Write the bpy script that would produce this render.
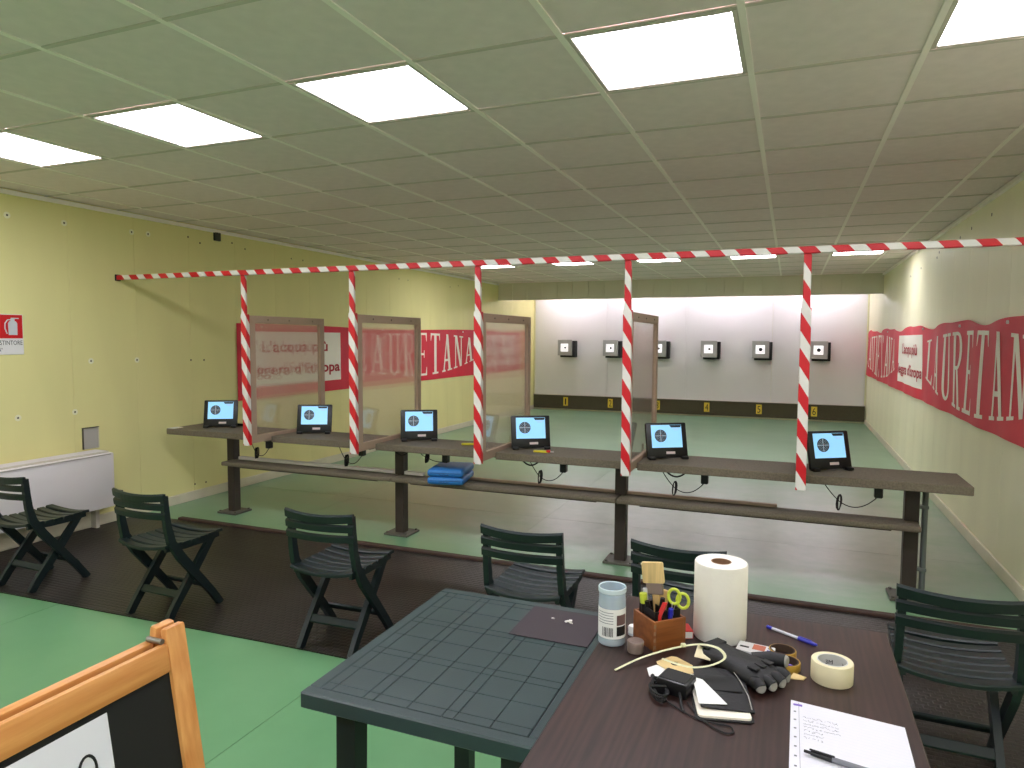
import bpy, bmesh, math, random
from mathutils import Vector, Matrix
random.seed(7)
for o in list(bpy.data.objects): bpy.data.objects.remove(o)
SC = bpy.context.scene
COL = SC.collection
PI = math.pi

# ------------------------------------------------------------------ camera
CH = 1.554                                   # camera height above the floor
cam_d = bpy.data.cameras.new('camera')
cam = bpy.data.objects.new('camera', cam_d); COL.objects.link(cam)
_r = Vector((0.92670076, 0.37576838, 0.00488022))
_u = Vector((-0.02942131, 0.05959875, 0.99778874))
_f = Vector((-0.37464661, 0.92479517, -0.0662858))
m = Matrix.Identity(4)
for k in range(3):
    m[k][0] = _r[k]; m[k][1] = _u[k]; m[k][2] = -_f[k]
m[0][3] = 0; m[1][3] = 0; m[2][3] = CH
cam.matrix_world = m
cam_d.sensor_fit = 'HORIZONTAL'; cam_d.sensor_width = 36.0
cam_d.lens = 685.8 / 1024 * 36.0
cam_d.clip_start = 0.02
SC.camera = cam

# ------------------------------------------------------------------ world, exposure
world = bpy.data.worlds.new('world'); SC.world = world; world.use_nodes = True
world.node_tree.nodes['Background'].inputs[0].default_value = (0.9, 0.95, 1.0, 1)
world.node_tree.nodes['Background'].inputs[1].default_value = 0.05
SC.view_settings.view_transform = 'Standard'
SC.view_settings.look = 'None'
SC.view_settings.exposure = 0.95
SC.view_settings.gamma = 1.0
SC.view_settings.use_curve_mapping = False
SC.cycles.max_bounces = 14; SC.cycles.diffuse_bounces = 8; SC.cycles.transparent_max_bounces = 16
LIGHT_NEAR = 10.5      # ceiling panels over the shooters
LIGHT_REAR = 15.0       # ceiling panels behind the photographer
LIGHT_FAR = 9.0        # ceiling panels down range
LIGHT_TUBE = 34.0      # tubes behind the soffit, over the targets

# ------------------------------------------------------------------ materials
def lin(c):
    c /= 255.0
    return c / 12.92 if c <= 0.04045 else ((c + 0.055) / 1.055) ** 2.4
def rgb(r, g, b): return (lin(r), lin(g), lin(b), 1.0)

class NT:
    def __init__(s, mt):
        s.t = mt.node_tree; s.n = s.t.nodes; s.l = s.t.links
        s.bsdf = s.n['Principled BSDF']; s.out = s.n['Material Output']
    def new(s, ty, **kw):
        n = s.n.new(ty)
        for k, v in kw.items(): setattr(n, k, v)
        return n
    def link(s, a, b): s.l.new(a, b)
    def coord(s, kind='Object'): return s.new('ShaderNodeTexCoord').outputs[kind]
    def mapping(s, vec, scale=(1, 1, 1), rot=(0, 0, 0), loc=(0, 0, 0)):
        n = s.new('ShaderNodeMapping'); n.inputs['Scale'].default_value = scale
        n.inputs['Rotation'].default_value = rot; n.inputs['Location'].default_value = loc
        s.link(vec, n.inputs['Vector']); return n.outputs[0]
    def noise(s, vec, scale, detail=3.0, rough=0.5):
        n = s.new('ShaderNodeTexNoise'); n.inputs['Scale'].default_value = scale
        n.inputs['Detail'].default_value = detail; n.inputs['Roughness'].default_value = rough
        s.link(vec, n.inputs['Vector']); return n.outputs['Fac']
    def ramp(s, fac, stops):
        n = s.new('ShaderNodeValToRGB'); e = n.color_ramp.elements
        while len(e) < len(stops): e.new(0.5)
        for q, (pp, c) in zip(e, stops): q.position = pp; q.color = c
        s.link(fac, n.inputs[0]); return n.outputs[0]
    def mix(s, fac, a, b):
        n = s.new('ShaderNodeMix', data_type='RGBA')
        for sock, v in ((n.inputs[0], fac), (n.inputs[6], a), (n.inputs[7], b)):
            if hasattr(v, 'is_output'): s.link(v, sock)
            else: sock.default_value = v
        return n.outputs[2]
    def math(s, op, a, b=None, c=None, clamp=False):
        n = s.new('ShaderNodeMath', operation=op, use_clamp=clamp)
        for k, v in enumerate((a, b, c)):
            if v is None: continue
            if hasattr(v, 'is_output'): s.link(v, n.inputs[k])
            else: n.inputs[k].default_value = v
        return n.outputs[0]
    def sep(s, vec):
        n = s.new('ShaderNodeSeparateXYZ'); s.link(vec, n.inputs[0]); return n.outputs
    def bump(s, h, strength=0.3, dist=0.01):
        n = s.new('ShaderNodeBump'); n.inputs['Strength'].default_value = strength
        n.inputs['Distance'].default_value = dist
        s.link(h, n.inputs['Height']); s.link(n.outputs[0], s.bsdf.inputs['Normal'])

MATS = {}
def mat(name, col, rough=0.5, metal=0.0, var=0.0, vscale=20.0, bump=0.0, bscale=200.0, spec=0.5, stretch=(1, 1, 1), emit=0.0, space='Object'):
    if name in MATS: return MATS[name]
    mt = bpy.data.materials.new(name); mt.use_nodes = True
    t = NT(mt); b = t.bsdf
    c = rgb(*col)
    b.inputs['Base Color'].default_value = c
    b.inputs['Roughness'].default_value = rough; b.inputs['Metallic'].default_value = metal
    b.inputs['Specular IOR Level'].default_value = spec
    if var or bump: v = t.mapping(t.coord(space), stretch)
    if var:
        d = tuple(x * (1 - var) for x in c[:3]) + (1,); e = tuple(min(1, x * (1 + var)) for x in c[:3]) + (1,)
        t.link(t.ramp(t.noise(v, vscale, 4), [(0.3, d), (0.7, e)]), b.inputs['Base Color'])
    if bump: t.bump(t.noise(v, bscale, 2), bump, 0.002)
    if emit:
        b.inputs['Emission Color'].default_value = c; b.inputs['Emission Strength'].default_value = emit
    MATS[name] = mt; return mt

def custom(name):
    mt = bpy.data.materials.new(name); mt.use_nodes = True; MATS[name] = mt
    return mt, NT(mt)

# ------------------------------------------------------------------ mesh builder
class MB:
    def __init__(s): s.v = []; s.f = []; s.smooth = []
    def add(s, vs, fs, mtx=None, smooth=False):
        o = len(s.v)
        for p in vs:
            p = Vector(p)
            s.v.append(tuple(mtx @ p) if mtx else tuple(p))
        for f in fs: s.f.append(tuple(i + o for i in f)); s.smooth.append(smooth)
        return s
    def box(s, c, d, bev=0.0, rot=None, seg=1):
        M = Matrix.Translation(Vector(c)) @ (rot.to_4x4() if rot else Matrix.Identity(4))
        x, y, z = (q / 2 for q in d)
        if bev <= 0:
            vs = [(sx * x, sy * y, sz * z) for sx in (-1, 1) for sy in (-1, 1) for sz in (-1, 1)]
            fs = [(0, 1, 3, 2), (4, 6, 7, 5), (0, 4, 5, 1), (2, 3, 7, 6), (0, 2, 6, 4), (1, 5, 7, 3)]
            return s.add(vs, fs, M)
        bm = bmesh.new(); bmesh.ops.create_cube(bm, size=1.0)
        for v in bm.verts: v.co = Vector((v.co.x * d[0], v.co.y * d[1], v.co.z * d[2]))
        bmesh.ops.bevel(bm, geom=bm.edges[:], offset=min(bev, min(d) * 0.49), segments=seg, affect='EDGES', profile=0.5)
        bm.verts.index_update()
        s.add([v.co[:] for v in bm.verts], [[v.index for v in f.verts] for f in bm.faces], M, seg > 1)
        bm.free(); return s
    def tube(s, pts, r, n=8, cap=True, smooth=True, flat=None):
        pts = [Vector(q) for q in pts]; L = len(pts)
        rs = r if isinstance(r, (list, tuple)) else [r] * L
        ref = None; vs = []
        for i in range(L):
            t = (pts[min(i + 1, L - 1)] - pts[max(i - 1, 0)]).normalized()
            if ref is None:
                ref = Vector((0, 0, 1)) if abs(t.z) < 0.9 else Vector((1, 0, 0))
            a = (ref - t * ref.dot(t)).normalized(); b = t.cross(a); ref = a
            for k in range(n):
                w = 2 * PI * k / n
                fa = flat if flat else 1.0
                vs.append(pts[i] + a * (math.sin(w) * rs[i] * fa) + b * (math.cos(w) * rs[i]))
        fs = []
        for i in range(L - 1):
            for k in range(n):
                fs.append((i * n + k, i * n + (k + 1) % n, (i + 1) * n + (k + 1) % n, (i + 1) * n + k))
        s.add(vs, fs, None, smooth)
        if cap:
            s.add([vs[k] for k in range(n)], [tuple(range(n))[::-1]])
            s.add([vs[(L - 1) * n + k] for k in range(n)], [tuple(range(n))])
        return s
    def lathe(s, prof, c=(0, 0, 0), n=24, mtx=None, closed=False):
        vs = []; fs = []
        for (r, z) in prof:
            for k in range(n):
                w = 2 * PI * k / n
                vs.append((c[0] + r * math.cos(w), c[1] + r * math.sin(w), c[2] + z))
        P = len(prof)
        rng = range(P) if closed else range(P - 1)
        for i in rng:
            j = (i + 1) % P
            for k in range(n):
                fs.append((i * n + k, i * n + (k + 1) % n, j * n + (k + 1) % n, j * n + k))
        return s.add(vs, fs, mtx, True)
    def prism(s, poly, z0, z1, mtx=None):
        n = len(poly)
        vs = [(x, y, z0) for x, y in poly] + [(x, y, z1) for x, y in poly]
        fs = [tuple(range(n))[::-1], tuple(range(n, 2 * n))]
        fs += [(i, (i + 1) % n, n + (i + 1) % n, n + i) for i in range(n)]
        return s.add(vs, fs, mtx)
    def bar(s, pts, w, t, up=(1, 0, 0)):
        """rectangular bar swept along pts; width w along 'up', thickness t across"""
        up = Vector(up); pts = [Vector(q) for q in pts]; L = len(pts); vs = []; fs = []
        ts = t if isinstance(t, (list, tuple)) else [t] * L
        for i in range(L):
            d = (pts[min(i + 1, L - 1)] - pts[max(i - 1, 0)]).normalized()
            nn = d.cross(up).normalized()
            for a, b in ((-1, -1), (1, -1), (1, 1), (-1, 1)):
                vs.append(pts[i] + up * (a * w / 2) + nn * (b * ts[i] / 2))
        for i in range(L - 1):
            for k in range(4):
                fs.append((i * 4 + k, i * 4 + (k + 1) % 4, (i + 1) * 4 + (k + 1) % 4, (i + 1) * 4 + k))
        fs += [(3, 2, 1, 0), tuple((L - 1) * 4 + k for k in range(4))]
        return s.add(vs, fs)
    def mesh(s, name):
        me = bpy.data.meshes.new(name); me.from_pydata(s.v, [], s.f)
        bm = bmesh.new(); bm.from_mesh(me)
        bmesh.ops.recalc_face_normals(bm, faces=bm.faces[:]); bm.to_mesh(me); bm.free()
        if any(s.smooth) and len(me.polygons) == len(s.smooth):
            me.polygons.foreach_set('use_smooth', s.smooth)
        if any(s.smooth): me.set_sharp_from_angle(angle=math.radians(38))
        me.update(); return me
    def build(s, name, material, parent=None, loc=None, rot=None):
        me = s.mesh(name); me.materials.append(MATS[material] if isinstance(material, str) else material)
        return link(name, me, parent, loc, rot)

def link(name, me, parent=None, loc=None, rot=None):
    o = bpy.data.objects.new(name, me); COL.objects.link(o)
    if parent: o.parent = parent
    if loc: o.location = loc
    if rot: o.rotation_euler = rot
    return o
def tag(o, label, cat, group=None):
    o['label'] = label; o['category'] = cat
    if group: o['group'] = group
    return o
def struct(o): o['kind'] = 'structure'; return o
def thing(name, label, cat, loc=(0, 0, 0), rz=0.0, group=None):
    o = bpy.data.objects.new(name, None); COL.objects.link(o); o.empty_display_size = 0.1
    o.location = loc; o.rotation_euler = (0, 0, rz)
    return tag(o, label, cat, group)
def copy_tree(root, loc, rz=None, label=None):
    def cp(o, par):
        c = o.copy(); COL.objects.link(c); c.parent = par
        for ch in o.children: cp(ch, c)
        return c
    r = cp(root, None); r.location = loc
    if rz is not None: r.rotation_euler = (0, 0, rz)
    if label: r['label'] = label
    return r
def text_mesh(body, w, h, bold=0.0, spacing=1.0, name='lettering'):
    """flat lettering fitted to w x h, in the xz plane facing -y, centred"""
    cu = bpy.data.curves.new(name, 'FONT'); cu.body = body; cu.size = 1.0; cu.align_x = 'CENTER'
    cu.resolution_u = 3; cu.offset = bold; cu.space_character = spacing
    ob = bpy.data.objects.new(name, cu); COL.objects.link(ob)
    dg = bpy.context.evaluated_depsgraph_get(); dg.update()
    me = bpy.data.meshes.new_from_object(ob.evaluated_get(dg))
    bpy.data.objects.remove(ob); bpy.data.curves.remove(cu)
    xs = [v.co.x for v in me.vertices]; ys = [v.co.y for v in me.vertices]
    x0, x1, y0, y1 = min(xs), max(xs), min(ys), max(ys)
    for v in me.vertices:
        v.co = Vector(((v.co.x - (x0 + x1) / 2) / (x1 - x0) * w, 0, (v.co.y - (y0 + y1) / 2) / (y1 - y0) * h))
    me.name = name; return me
def lettering(body, w, h, material, parent, loc, rot=(0, 0, 0), name='lettering', spacing=1.0):
    me = text_mesh(body, w, h, name=name, spacing=spacing); me.materials.append(MATS[material])
    return link(name, me, parent, loc, rot)

# ------------------------------------------------------------------ material set
mat('ceiling_tile', (236, 223, 223), 0.95, var=0.035, vscale=14, bump=0.25, bscale=160, spec=0.1)
mat('tee_paint', (252, 245, 240), 0.6, spec=0.3)
mat('tee_shade_grey', (206, 198, 190), 0.7, spec=0.2)  # darker than the main tees: cross-row shadow lines put into the colour
mat('wall_yellow', (230, 224, 160), 0.62, var=0.03, vscale=3, stretch=(1, 1, 0.25), spec=0.3)
mat('wall_cream', (238, 236, 204), 0.5, var=0.03, vscale=3, stretch=(1, 1, 0.25), spec=0.4)
mat('soffit_panel', (208, 205, 184), 0.6, var=0.03, vscale=4, stretch=(1, 1, 0.3))
mat('target_wall', (222, 220, 222), 0.7, var=0.02, vscale=2)
mat('rear_wall', (236, 234, 226), 0.7)
mat('baseboard', (214, 208, 186), 0.5, var=0.05, vscale=8)
mat('range_skirting', (78, 72, 54), 0.85, var=0.18, vscale=60)
mat('plate_yellow', (226, 196, 60), 0.5)
mat('ink_black', (16, 16, 18), 0.6)
mat('ink_grey', (120, 122, 130), 0.8)
mat('patch_white', (240, 238, 206), 0.8)
mat('screw_dark', (60, 55, 48), 0.6)
mat('bench_laminate', (112, 103, 86), 0.75, var=0.22, vscale=120, bump=0.3, bscale=250)
mat('post_brown', (58, 48, 42), 0.5, var=0.08, vscale=20)
mat('plate_steel', (86, 84, 74), 0.6, var=0.15, vscale=40)
mat('conduit', (112, 118, 116), 0.45, metal=0.3)
mat('aluminium', (200, 192, 188), 0.4, metal=0.2)
mat('strip_white', (240, 234, 230), 0.5)
mat('frame_taupe', (176, 152, 132), 0.55, var=0.04, vscale=20)
mat('black_plastic', (14, 14, 16), 0.35)
mat('black_matt', (20, 20, 20), 0.7)
mat('black_leather', (16, 16, 18), 0.6, bump=0.4, bscale=120)
mat('adhesive_label', (220, 205, 205), 0.6)
mat('mono_red', (200, 60, 60), 0.6)
mat('target_grey', (170, 170, 168), 0.5)
mat('card_white', (240, 240, 238), 0.7)
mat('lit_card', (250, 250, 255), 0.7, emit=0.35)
mat('paper_white', (222, 222, 232), 0.8)
mat('cream_card', (222, 196, 138), 0.7, var=0.04)
mat('banner_red', (212, 24, 52), 0.55, var=0.05, vscale=5)
mat('banner_letter', (242, 234, 220), 0.6)
mat('banner_panel', (242, 238, 228), 0.65)
mat('banner_text', (176, 24, 44), 0.6)
mat('chair_green', (11, 27, 29), 0.42, var=0.1, vscale=10, bump=0.1, bscale=300)
mat('table_green', (46, 63, 64), 0.38, var=0.10, vscale=7, bump=0.15, bscale=250)
mat('table_green_dark', (20, 27, 29), 0.45)
mat('sheet_plum', (50, 40, 46), 0.55, var=0.05)
mat('convector_white', (226, 222, 224), 0.4)
mat('convector_grille', (196, 190, 176), 0.5)
mat('niche_grey', (176, 172, 168), 0.7)
mat('sign_red', (206, 22, 30), 0.45)
mat('sign_white', (232, 232, 232), 0.45)
mat('sign_grey', (206, 212, 216), 0.5)
mat('pine_plain', (206, 142, 78), 0.5)
mat('chalkboard', (16, 15, 14), 0.8)
mat('case_blue', (44, 122, 196), 0.5)
mat('case_navy', (30, 52, 84), 0.6)
mat('yellow_plastic', (216, 206, 50), 0.4)
mat('lime_plastic', (206, 220, 70), 0.35)
mat('blue_plastic', (34, 40, 170), 0.3)
mat('red_plastic', (196, 30, 28), 0.35)
mat('clear_barrel', (205, 208, 214), 0.2)
mat('bristle', (214, 186, 128), 0.9, var=0.2, vscale=90, stretch=(1, 1, 0.05))
mat('raw_wood', (212, 176, 116), 0.6, var=0.08, vscale=30, stretch=(1, 1, 0.1))
mat('tissue', (236, 232, 222), 0.95, var=0.015, vscale=30, bump=0.35, bscale=90)
mat('cardboard_core', (146, 112, 84), 0.9, var=0.1)
mat('jar_plastic', (206, 222, 228), 0.25)
mat('jar_tint', (128, 178, 200), 0.35)
mat('label_brown', (112, 86, 84), 0.6)
mat('tin_metal', (150, 132, 124), 0.35, metal=0.35)
mat('gold_tape', (190, 152, 62), 0.3, metal=0.35)
mat('masking_tape', (224, 214, 178), 0.8, var=0.03)
mat('tape_core', (196, 196, 192), 0.75)
mat('tape_core_brown', (70, 52, 38), 0.8)
mat('purple_card', (122, 96, 190), 0.6)
mat('cable_tie', (216, 216, 176), 0.35)
mat('leather_liner', (150, 148, 142), 0.7)
mat('pack_blue', (150, 196, 206), 0.35)
mat('pack_white', (222, 220, 222), 0.4)
mat('pack_print', (196, 106, 80), 0.5)
mat('crumb', (226, 222, 216), 0.9)
mat('hinge_metal', (150, 146, 140), 0.35, metal=0.9)
mat('leaf_green', (48, 84, 40), 0.6)
mat('tube_glass', (250, 244, 255), 0.4, emit=LIGHT_TUBE)
mat('rubber_lip', (62, 42, 32), 0.7, var=0.1)
mat('diffuser_near', (248, 244, 255), 0.5, emit=LIGHT_NEAR)
mat('diffuser_rear', (248, 244, 255), 0.5, emit=LIGHT_REAR)
mat('diffuser_far', (252, 247, 252), 0.5, emit=LIGHT_FAR)

# vinyl floor: green, worn to grey and stained brown just past the firing line
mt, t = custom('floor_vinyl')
pos = t.coord('Object'); sx, sy, sz = t.sep(pos)
n1 = t.noise(pos, 1.3, 5, 0.6); n2 = t.noise(pos, 9, 4); n3 = t.noise(t.mapping(pos, (0.5, 1, 1)), 2.2, 5, 0.65)
green = t.ramp(n1, [(0.25, rgb(94, 144, 100)), (0.75, rgb(110, 158, 114))])
pale = t.ramp(n2, [(0.3, rgb(160, 170, 160)), (0.7, rgb(180, 184, 176))])
brown = t.ramp(n2, [(0.3, rgb(128, 128, 96)), (0.7, rgb(142, 138, 108))])
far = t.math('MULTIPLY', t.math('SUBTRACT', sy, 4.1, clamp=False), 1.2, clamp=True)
def band(v, a, b, c, d):
    up = t.math('DIVIDE', t.math('SUBTRACT', v, a), b - a, clamp=True)
    dn = t.math('SUBTRACT', 1.0, t.math('DIVIDE', t.math('SUBTRACT', v, c), d - c, clamp=True))
    return t.math('MULTIPLY', up, dn)
nw = t.math('MULTIPLY_ADD', n3, 1.6, -0.8)
syw = t.math('ADD', sy, nw); sxw = t.math('ADD', sx, nw)
worn = t.math('MULTIPLY', band(syw, 4.5, 5.2, 6.6, 8.2), band(sxw, -2.6, -1.7, 0.9, 1.6))
stain = t.math('MULTIPLY', band(syw, 5.0, 5.5, 6.4, 7.4), band(sxw, -4.8, -4.0, -2.4, -1.6))
c = t.mix(t.math('MULTIPLY', stain, 0.8), green, brown)
c = t.mix(t.math('MULTIPLY', worn, 0.9), c, pale)
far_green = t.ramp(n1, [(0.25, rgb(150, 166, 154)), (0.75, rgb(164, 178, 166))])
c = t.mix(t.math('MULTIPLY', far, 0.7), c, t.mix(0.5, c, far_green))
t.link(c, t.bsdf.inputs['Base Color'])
t.link(t.ramp(n3, [(0.3, (0.285, 0.285, 0.285, 1)), (0.7, (0.315, 0.315, 0.315, 1))]), t.bsdf.inputs['Roughness'])

# studded dark rubber mat
mt, t = custom('rubber_mat')
pos = t.coord('Object')
br = t.new('ShaderNodeTexBrick'); br.offset = 0.5
br.inputs['Scale'].default_value = 1.0; br.inputs['Brick Width'].default_value = 0.045; br.inputs['Row Height'].default_value = 0.03
br.inputs['Mortar Size'].default_value = 0.006; br.inputs['Mortar Smooth'].default_value = 0.6
t.link(pos, br.inputs['Vector'])
nn = t.noise(pos, 2.0, 4)
t.link(t.ramp(nn, [(0.3, rgb(25, 20, 18)), (0.7, rgb(36, 30, 27))]), t.bsdf.inputs['Base Color'])
t.bsdf.inputs['Roughness'].default_value = 0.42
hh = t.math('ADD', t.math('MULTIPLY', br.outputs['Fac'], -1.0), t.math('MULTIPLY', t.noise(t.mapping(pos, (0.6, 2.5, 1)), 1.2, 3), 4.0))
t.bump(hh, 0.55, 0.004)

# hazard tape, red and white diagonals: along z (posts) and along x (beam)
def tape(name, axis, pitch=0.165, slant=1.6):
    mt, t = custom(name)
    s = t.sep(t.coord('Object'))
    a = s[axis]; o = t.math('ADD', s[0] if axis == 2 else s[2], s[1])
    q = t.math('FRACT', t.math('DIVIDE', t.math('ADD', a, t.math('MULTIPLY', o, slant)), pitch))
    f = t.math('GREATER_THAN', q, 0.52)
    t.link(t.mix(f, rgb(206, 24, 38), rgb(228, 226, 220)), t.bsdf.inputs['Base Color'])
    t.bsdf.inputs['Roughness'].default_value = 0.4
tape('tape_post', 2, 0.195); tape('tape_beam', 0, 0.165, 0.9)

# cloudy plastic of the lane dividers
mt, t = custom('cloudy_plastic')
t.n.remove(t.bsdf)
tr = t.new('ShaderNodeBsdfTransparent'); tr.inputs[0].default_value = (0.98, 0.97, 0.96, 1)
rf = t.new('ShaderNodeBsdfRefraction'); rf.inputs['Color'].default_value = (0.98, 0.96, 0.95, 1)
rf.inputs['Roughness'].default_value = 0.12; rf.inputs['IOR'].default_value = 1.06
df_ = t.new('ShaderNodeBsdfDiffuse'); df_.inputs[0].default_value = rgb(232, 216, 208)
tl_ = t.new('ShaderNodeBsdfTranslucent'); tl_.inputs[0].default_value = rgb(232, 216, 208)
df = t.new('ShaderNodeMixShader'); t.link(df_.outputs[0], df.inputs[1]); t.link(tl_.outputs[0], df.inputs[2])
gl = t.new('ShaderNodeBsdfGlossy'); gl.inputs['Roughness'].default_value = 0.06
m1 = t.new('ShaderNodeMixShader'); m1.inputs[0].default_value = 0.55
t.link(tr.outputs[0], m1.inputs[1]); t.link(rf.outputs[0], m1.inputs[2])
m2 = t.new('ShaderNodeMixShader'); m2.inputs[0].default_value = 0.20
t.link(m1.outputs[0], m2.inputs[1]); t.link(df.outputs[0], m2.inputs[2])
lw = t.new('ShaderNodeLayerWeight'); lw.inputs[0].default_value = 0.5
frs = t.math('MULTIPLY_ADD', t.math('POWER', lw.outputs['Facing'], 2.6), 0.7, 0.03)
m3 = t.new('ShaderNodeMixShader'); t.link(frs, m3.inputs[0])
t.link(m2.outputs[0], m3.inputs[1]); t.link(gl.outputs[0], m3.inputs[2])
t.link(m3.outputs[0], t.out.inputs['Surface'])

# clear jar plastic
mt, t = custom('clear_plastic')
t.n.remove(t.bsdf)
tr = t.new('ShaderNodeBsdfTransparent'); tr.inputs[0].default_value = (0.9, 0.95, 0.98, 1)
df = t.new('ShaderNodeBsdfDiffuse'); df.inputs[0].default_value = rgb(226, 236, 242)
gl = t.new('ShaderNodeBsdfGlossy'); gl.inputs['Roughness'].default_value = 0.08
m1 = t.new('ShaderNodeMixShader'); m1.inputs[0].default_value = 0.4
t.link(tr.outputs[0], m1.inputs[1]); t.link(df.outputs[0], m1.inputs[2])
m2 = t.new('ShaderNodeMixShader'); m2.inputs[0].default_value = 0.1
t.link(m1.outputs[0], m2.inputs[1]); t.link(gl.outputs[0], m2.inputs[2])
t.link(m2.outputs[0], t.out.inputs['Surface'])

# woods
def wood(name, c0, c1, axis, rough=0.45, scale=6.0):
    mt, t = custom(name); pos = t.coord('Object')
    st = [9.0, 9.0, 9.0]; st[axis] = 0.6
    v = t.mapping(pos, tuple(st)); n = t.noise(v, scale, 6, 0.6)
    w = t.new('ShaderNodeTexWave'); w.inputs['Scale'].default_value = scale * 0.35; w.inputs['Distortion'].default_value = 9
    w.inputs['Detail'].default_value = 3; t.link(v, w.inputs['Vector'])
    f = t.math('ADD', t.math('MULTIPLY', n, 0.86), t.math('MULTIPLY', w.outputs['Fac'], 0.14))
    t.link(t.ramp(f, [(0.3, rgb(*c0)), (0.7, rgb(*c1))]), t.bsdf.inputs['Base Color'])
    t.bsdf.inputs['Roughness'].default_value = rough
    t.bump(f, 0.08, 0.002)
wood('wenge', (36, 22, 20), (64, 42, 37), 1, 0.42)
wood('pine_x', (196, 128, 66), (222, 162, 96), 1, 0.45)
wood('pine_z', (196, 128, 66), (222, 162, 96), 2, 0.45)
wood('box_wood', (118, 66, 30), (158, 96, 50), 0, 0.4)

# monitor glass: lit pale blue screen
mat('screen_glow', (140, 198, 238), 0.2, emit=0.42)
mat('screen_ink', (20, 32, 46), 0.3)
mat('screen_line', (150, 170, 185), 0.3, emit=0.4)
mat('screen_mark', (150, 60, 60), 0.3)

# ------------------------------------------------------------------ room shell
XL, XR, YB, YR, ZC = -5.245, 1.33, 14.25, -2.6, 2.60
floor = struct(MB().box(((XL + XR) / 2, (YB + YR) / 2, -0.06), (XR - XL + 0.6, YB - YR + 0.6, 0.1)).build('floor', 'range_skirting'))
xs = [XL, -3.9, -1.93, XR]; ys = [YR, 5.56, YB]
for i in range(3):
    for j in range(2):
        g = 0.0015
        mb = MB().box(((xs[i] + xs[i + 1]) / 2, (ys[j] + ys[j + 1]) / 2, -0.005), (xs[i + 1] - xs[i] - g * 2, ys[j + 1] - ys[j] - g * 2, 0.01))
        mb.build('vinyl_sheet', 'floor_vinyl', floor)

# side walls of tall narrow panels with recessed joints
PW = 0.58
def side_wall(name, x, s, material):
    w = struct(MB().box((x + s * 0.07, (YB + YR) / 2, 1.36), (0.10, YB - YR + 0.3, 2.72)).build(name, material))
    me = MB().box((0, 0, 0), (0.03, PW - 0.0012, 2.70), 0.0012).mesh('wall_panel'); me.materials.append(MATS[material])
    y = 4.29 - PW * 12 + PW / 2
    while y < YB + 0.2:
        link('wall_panel', me, w, (x + s * 0.015, y, 1.35)); y += PW
    return w
wl = side_wall('wall_left', XL, -1, 'wall_yellow')
wr = side_wall('wall_right', XR, 1, 'wall_cream')
wb = struct(MB().box(((XL + XR) / 2, YB + 0.06, 1.36), (XR - XL, 0.12, 2.72)).build('wall_back', 'wall_cream'))
for k in range(4):
    w = (XR - 0.03 - XL - 0.03) / 4
    MB().box((XL + 0.03 + w * (k + 0.5), YB - 0.012, 1.455), (w - 0.003, 0.024, 2.25), 0.002).build('target_wall_panel', 'target_wall', wb)
struct(MB().box(((XL + XR) / 2, YR - 0.05, 1.36), (XR - XL + 0.3, 0.1, 2.72)).build('wall_rear', 'rear_wall'))
for nm, x, s in (('baseboard_left', XL, 1), ('baseboard_right', XR, -1)):
    mb = MB().box((x + s * 0.008, (YB + YR) / 2, 0.045), (0.016, YB - YR, 0.09), 0.004)
    struct(mb.build(nm, 'baseboard'))
for nm, x, s in (('trim_1', XL, 1), ('trim_2', XR, -1)):
    struct(MB().box((x + s * 0.014, (12.2 + YR) / 2, ZC - 0.016), (0.028, 12.2 - YR, 0.03)).build(nm, 'tee_paint'))
# dark skirting board under the targets, with its yellow number plates
sk = struct(MB().box(((XL + XR) / 2, YB - 0.045, 0.185), (XR - XL - 0.04, 0.05, 0.29), 0.004).build('baseboard_back', 'range_skirting'))
MB().box(((XL + XR) / 2, YB - 0.05, 0.335), (XR - XL - 0.04, 0.07, 0.012)).build('cap_strip', 'aluminium', sk)
for k in range(6):
    x = -4.485 + k * 0.9875
    pl = MB().box((0, 0, 0), (0.105, 0.008, 0.185), 0.002).build('number_plate', 'plate_yellow', sk, (x, YB - 0.075, 0.195))
    lettering(str(k + 1), 0.06 if k else 0.03, 0.135, 'ink_black', pl, (0, -0.0052, 0))

# soffit in front of the target lights
sf = struct(MB().box(((XL + XR) / 2, 12.27, 2.45), (XR - XL, 0.08, 0.33)).build('trim_3', 'soffit_panel'))
nP = 22; w = (XR - XL) / nP
me = MB().box((0, 0, 0), (w - 0.004, 0.02, 0.335), 0.003).mesh('soffit_panel'); me.materials.append(MATS['soffit_panel'])
for k in range(nP): link('soffit_panel', me, sf, (XL + w * (k + 0.5), 12.22, 2.452))

# suspended ceiling: tiles on a grid of tees
ceil = struct(MB().box(((XL + XR) / 2, (YB + YR) / 2, ZC + 0.10), (XR - XL + 0.3, YB - YR + 0.3, 0.06)).build('ceiling', 'ceiling_tile'))
GX0, GY0, TS = -0.176, 2.95, 0.60
NEAR = [(-7, -1), (-5, -1), (-3, -1), (-1, -1), (1, -1)]
FAR = [(-7, 10), (-5, 10), (-3, 10), (-1, 10), (1, 10)]
REAR = [(-7, -6), (-4, -6), (-1, -6), (1, -6)]
lit = set(NEAR + FAR + REAR)
tile = MB().box((0, 0, 0), (TS - 0.018, TS - 0.018, 0.014), 0.003).mesh('ceiling_tile'); tile.materials.append(MATS['ceiling_tile'])
def cell(i, j):
    x0 = max(GX0 + TS * i, XL); x1 = min(GX0 + TS * (i + 1), XR)
    y0 = max(GY0 + TS * j, YR); y1 = min(GY0 + TS * (j + 1), 12.22)
    return x0, x1, y0, y1
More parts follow.
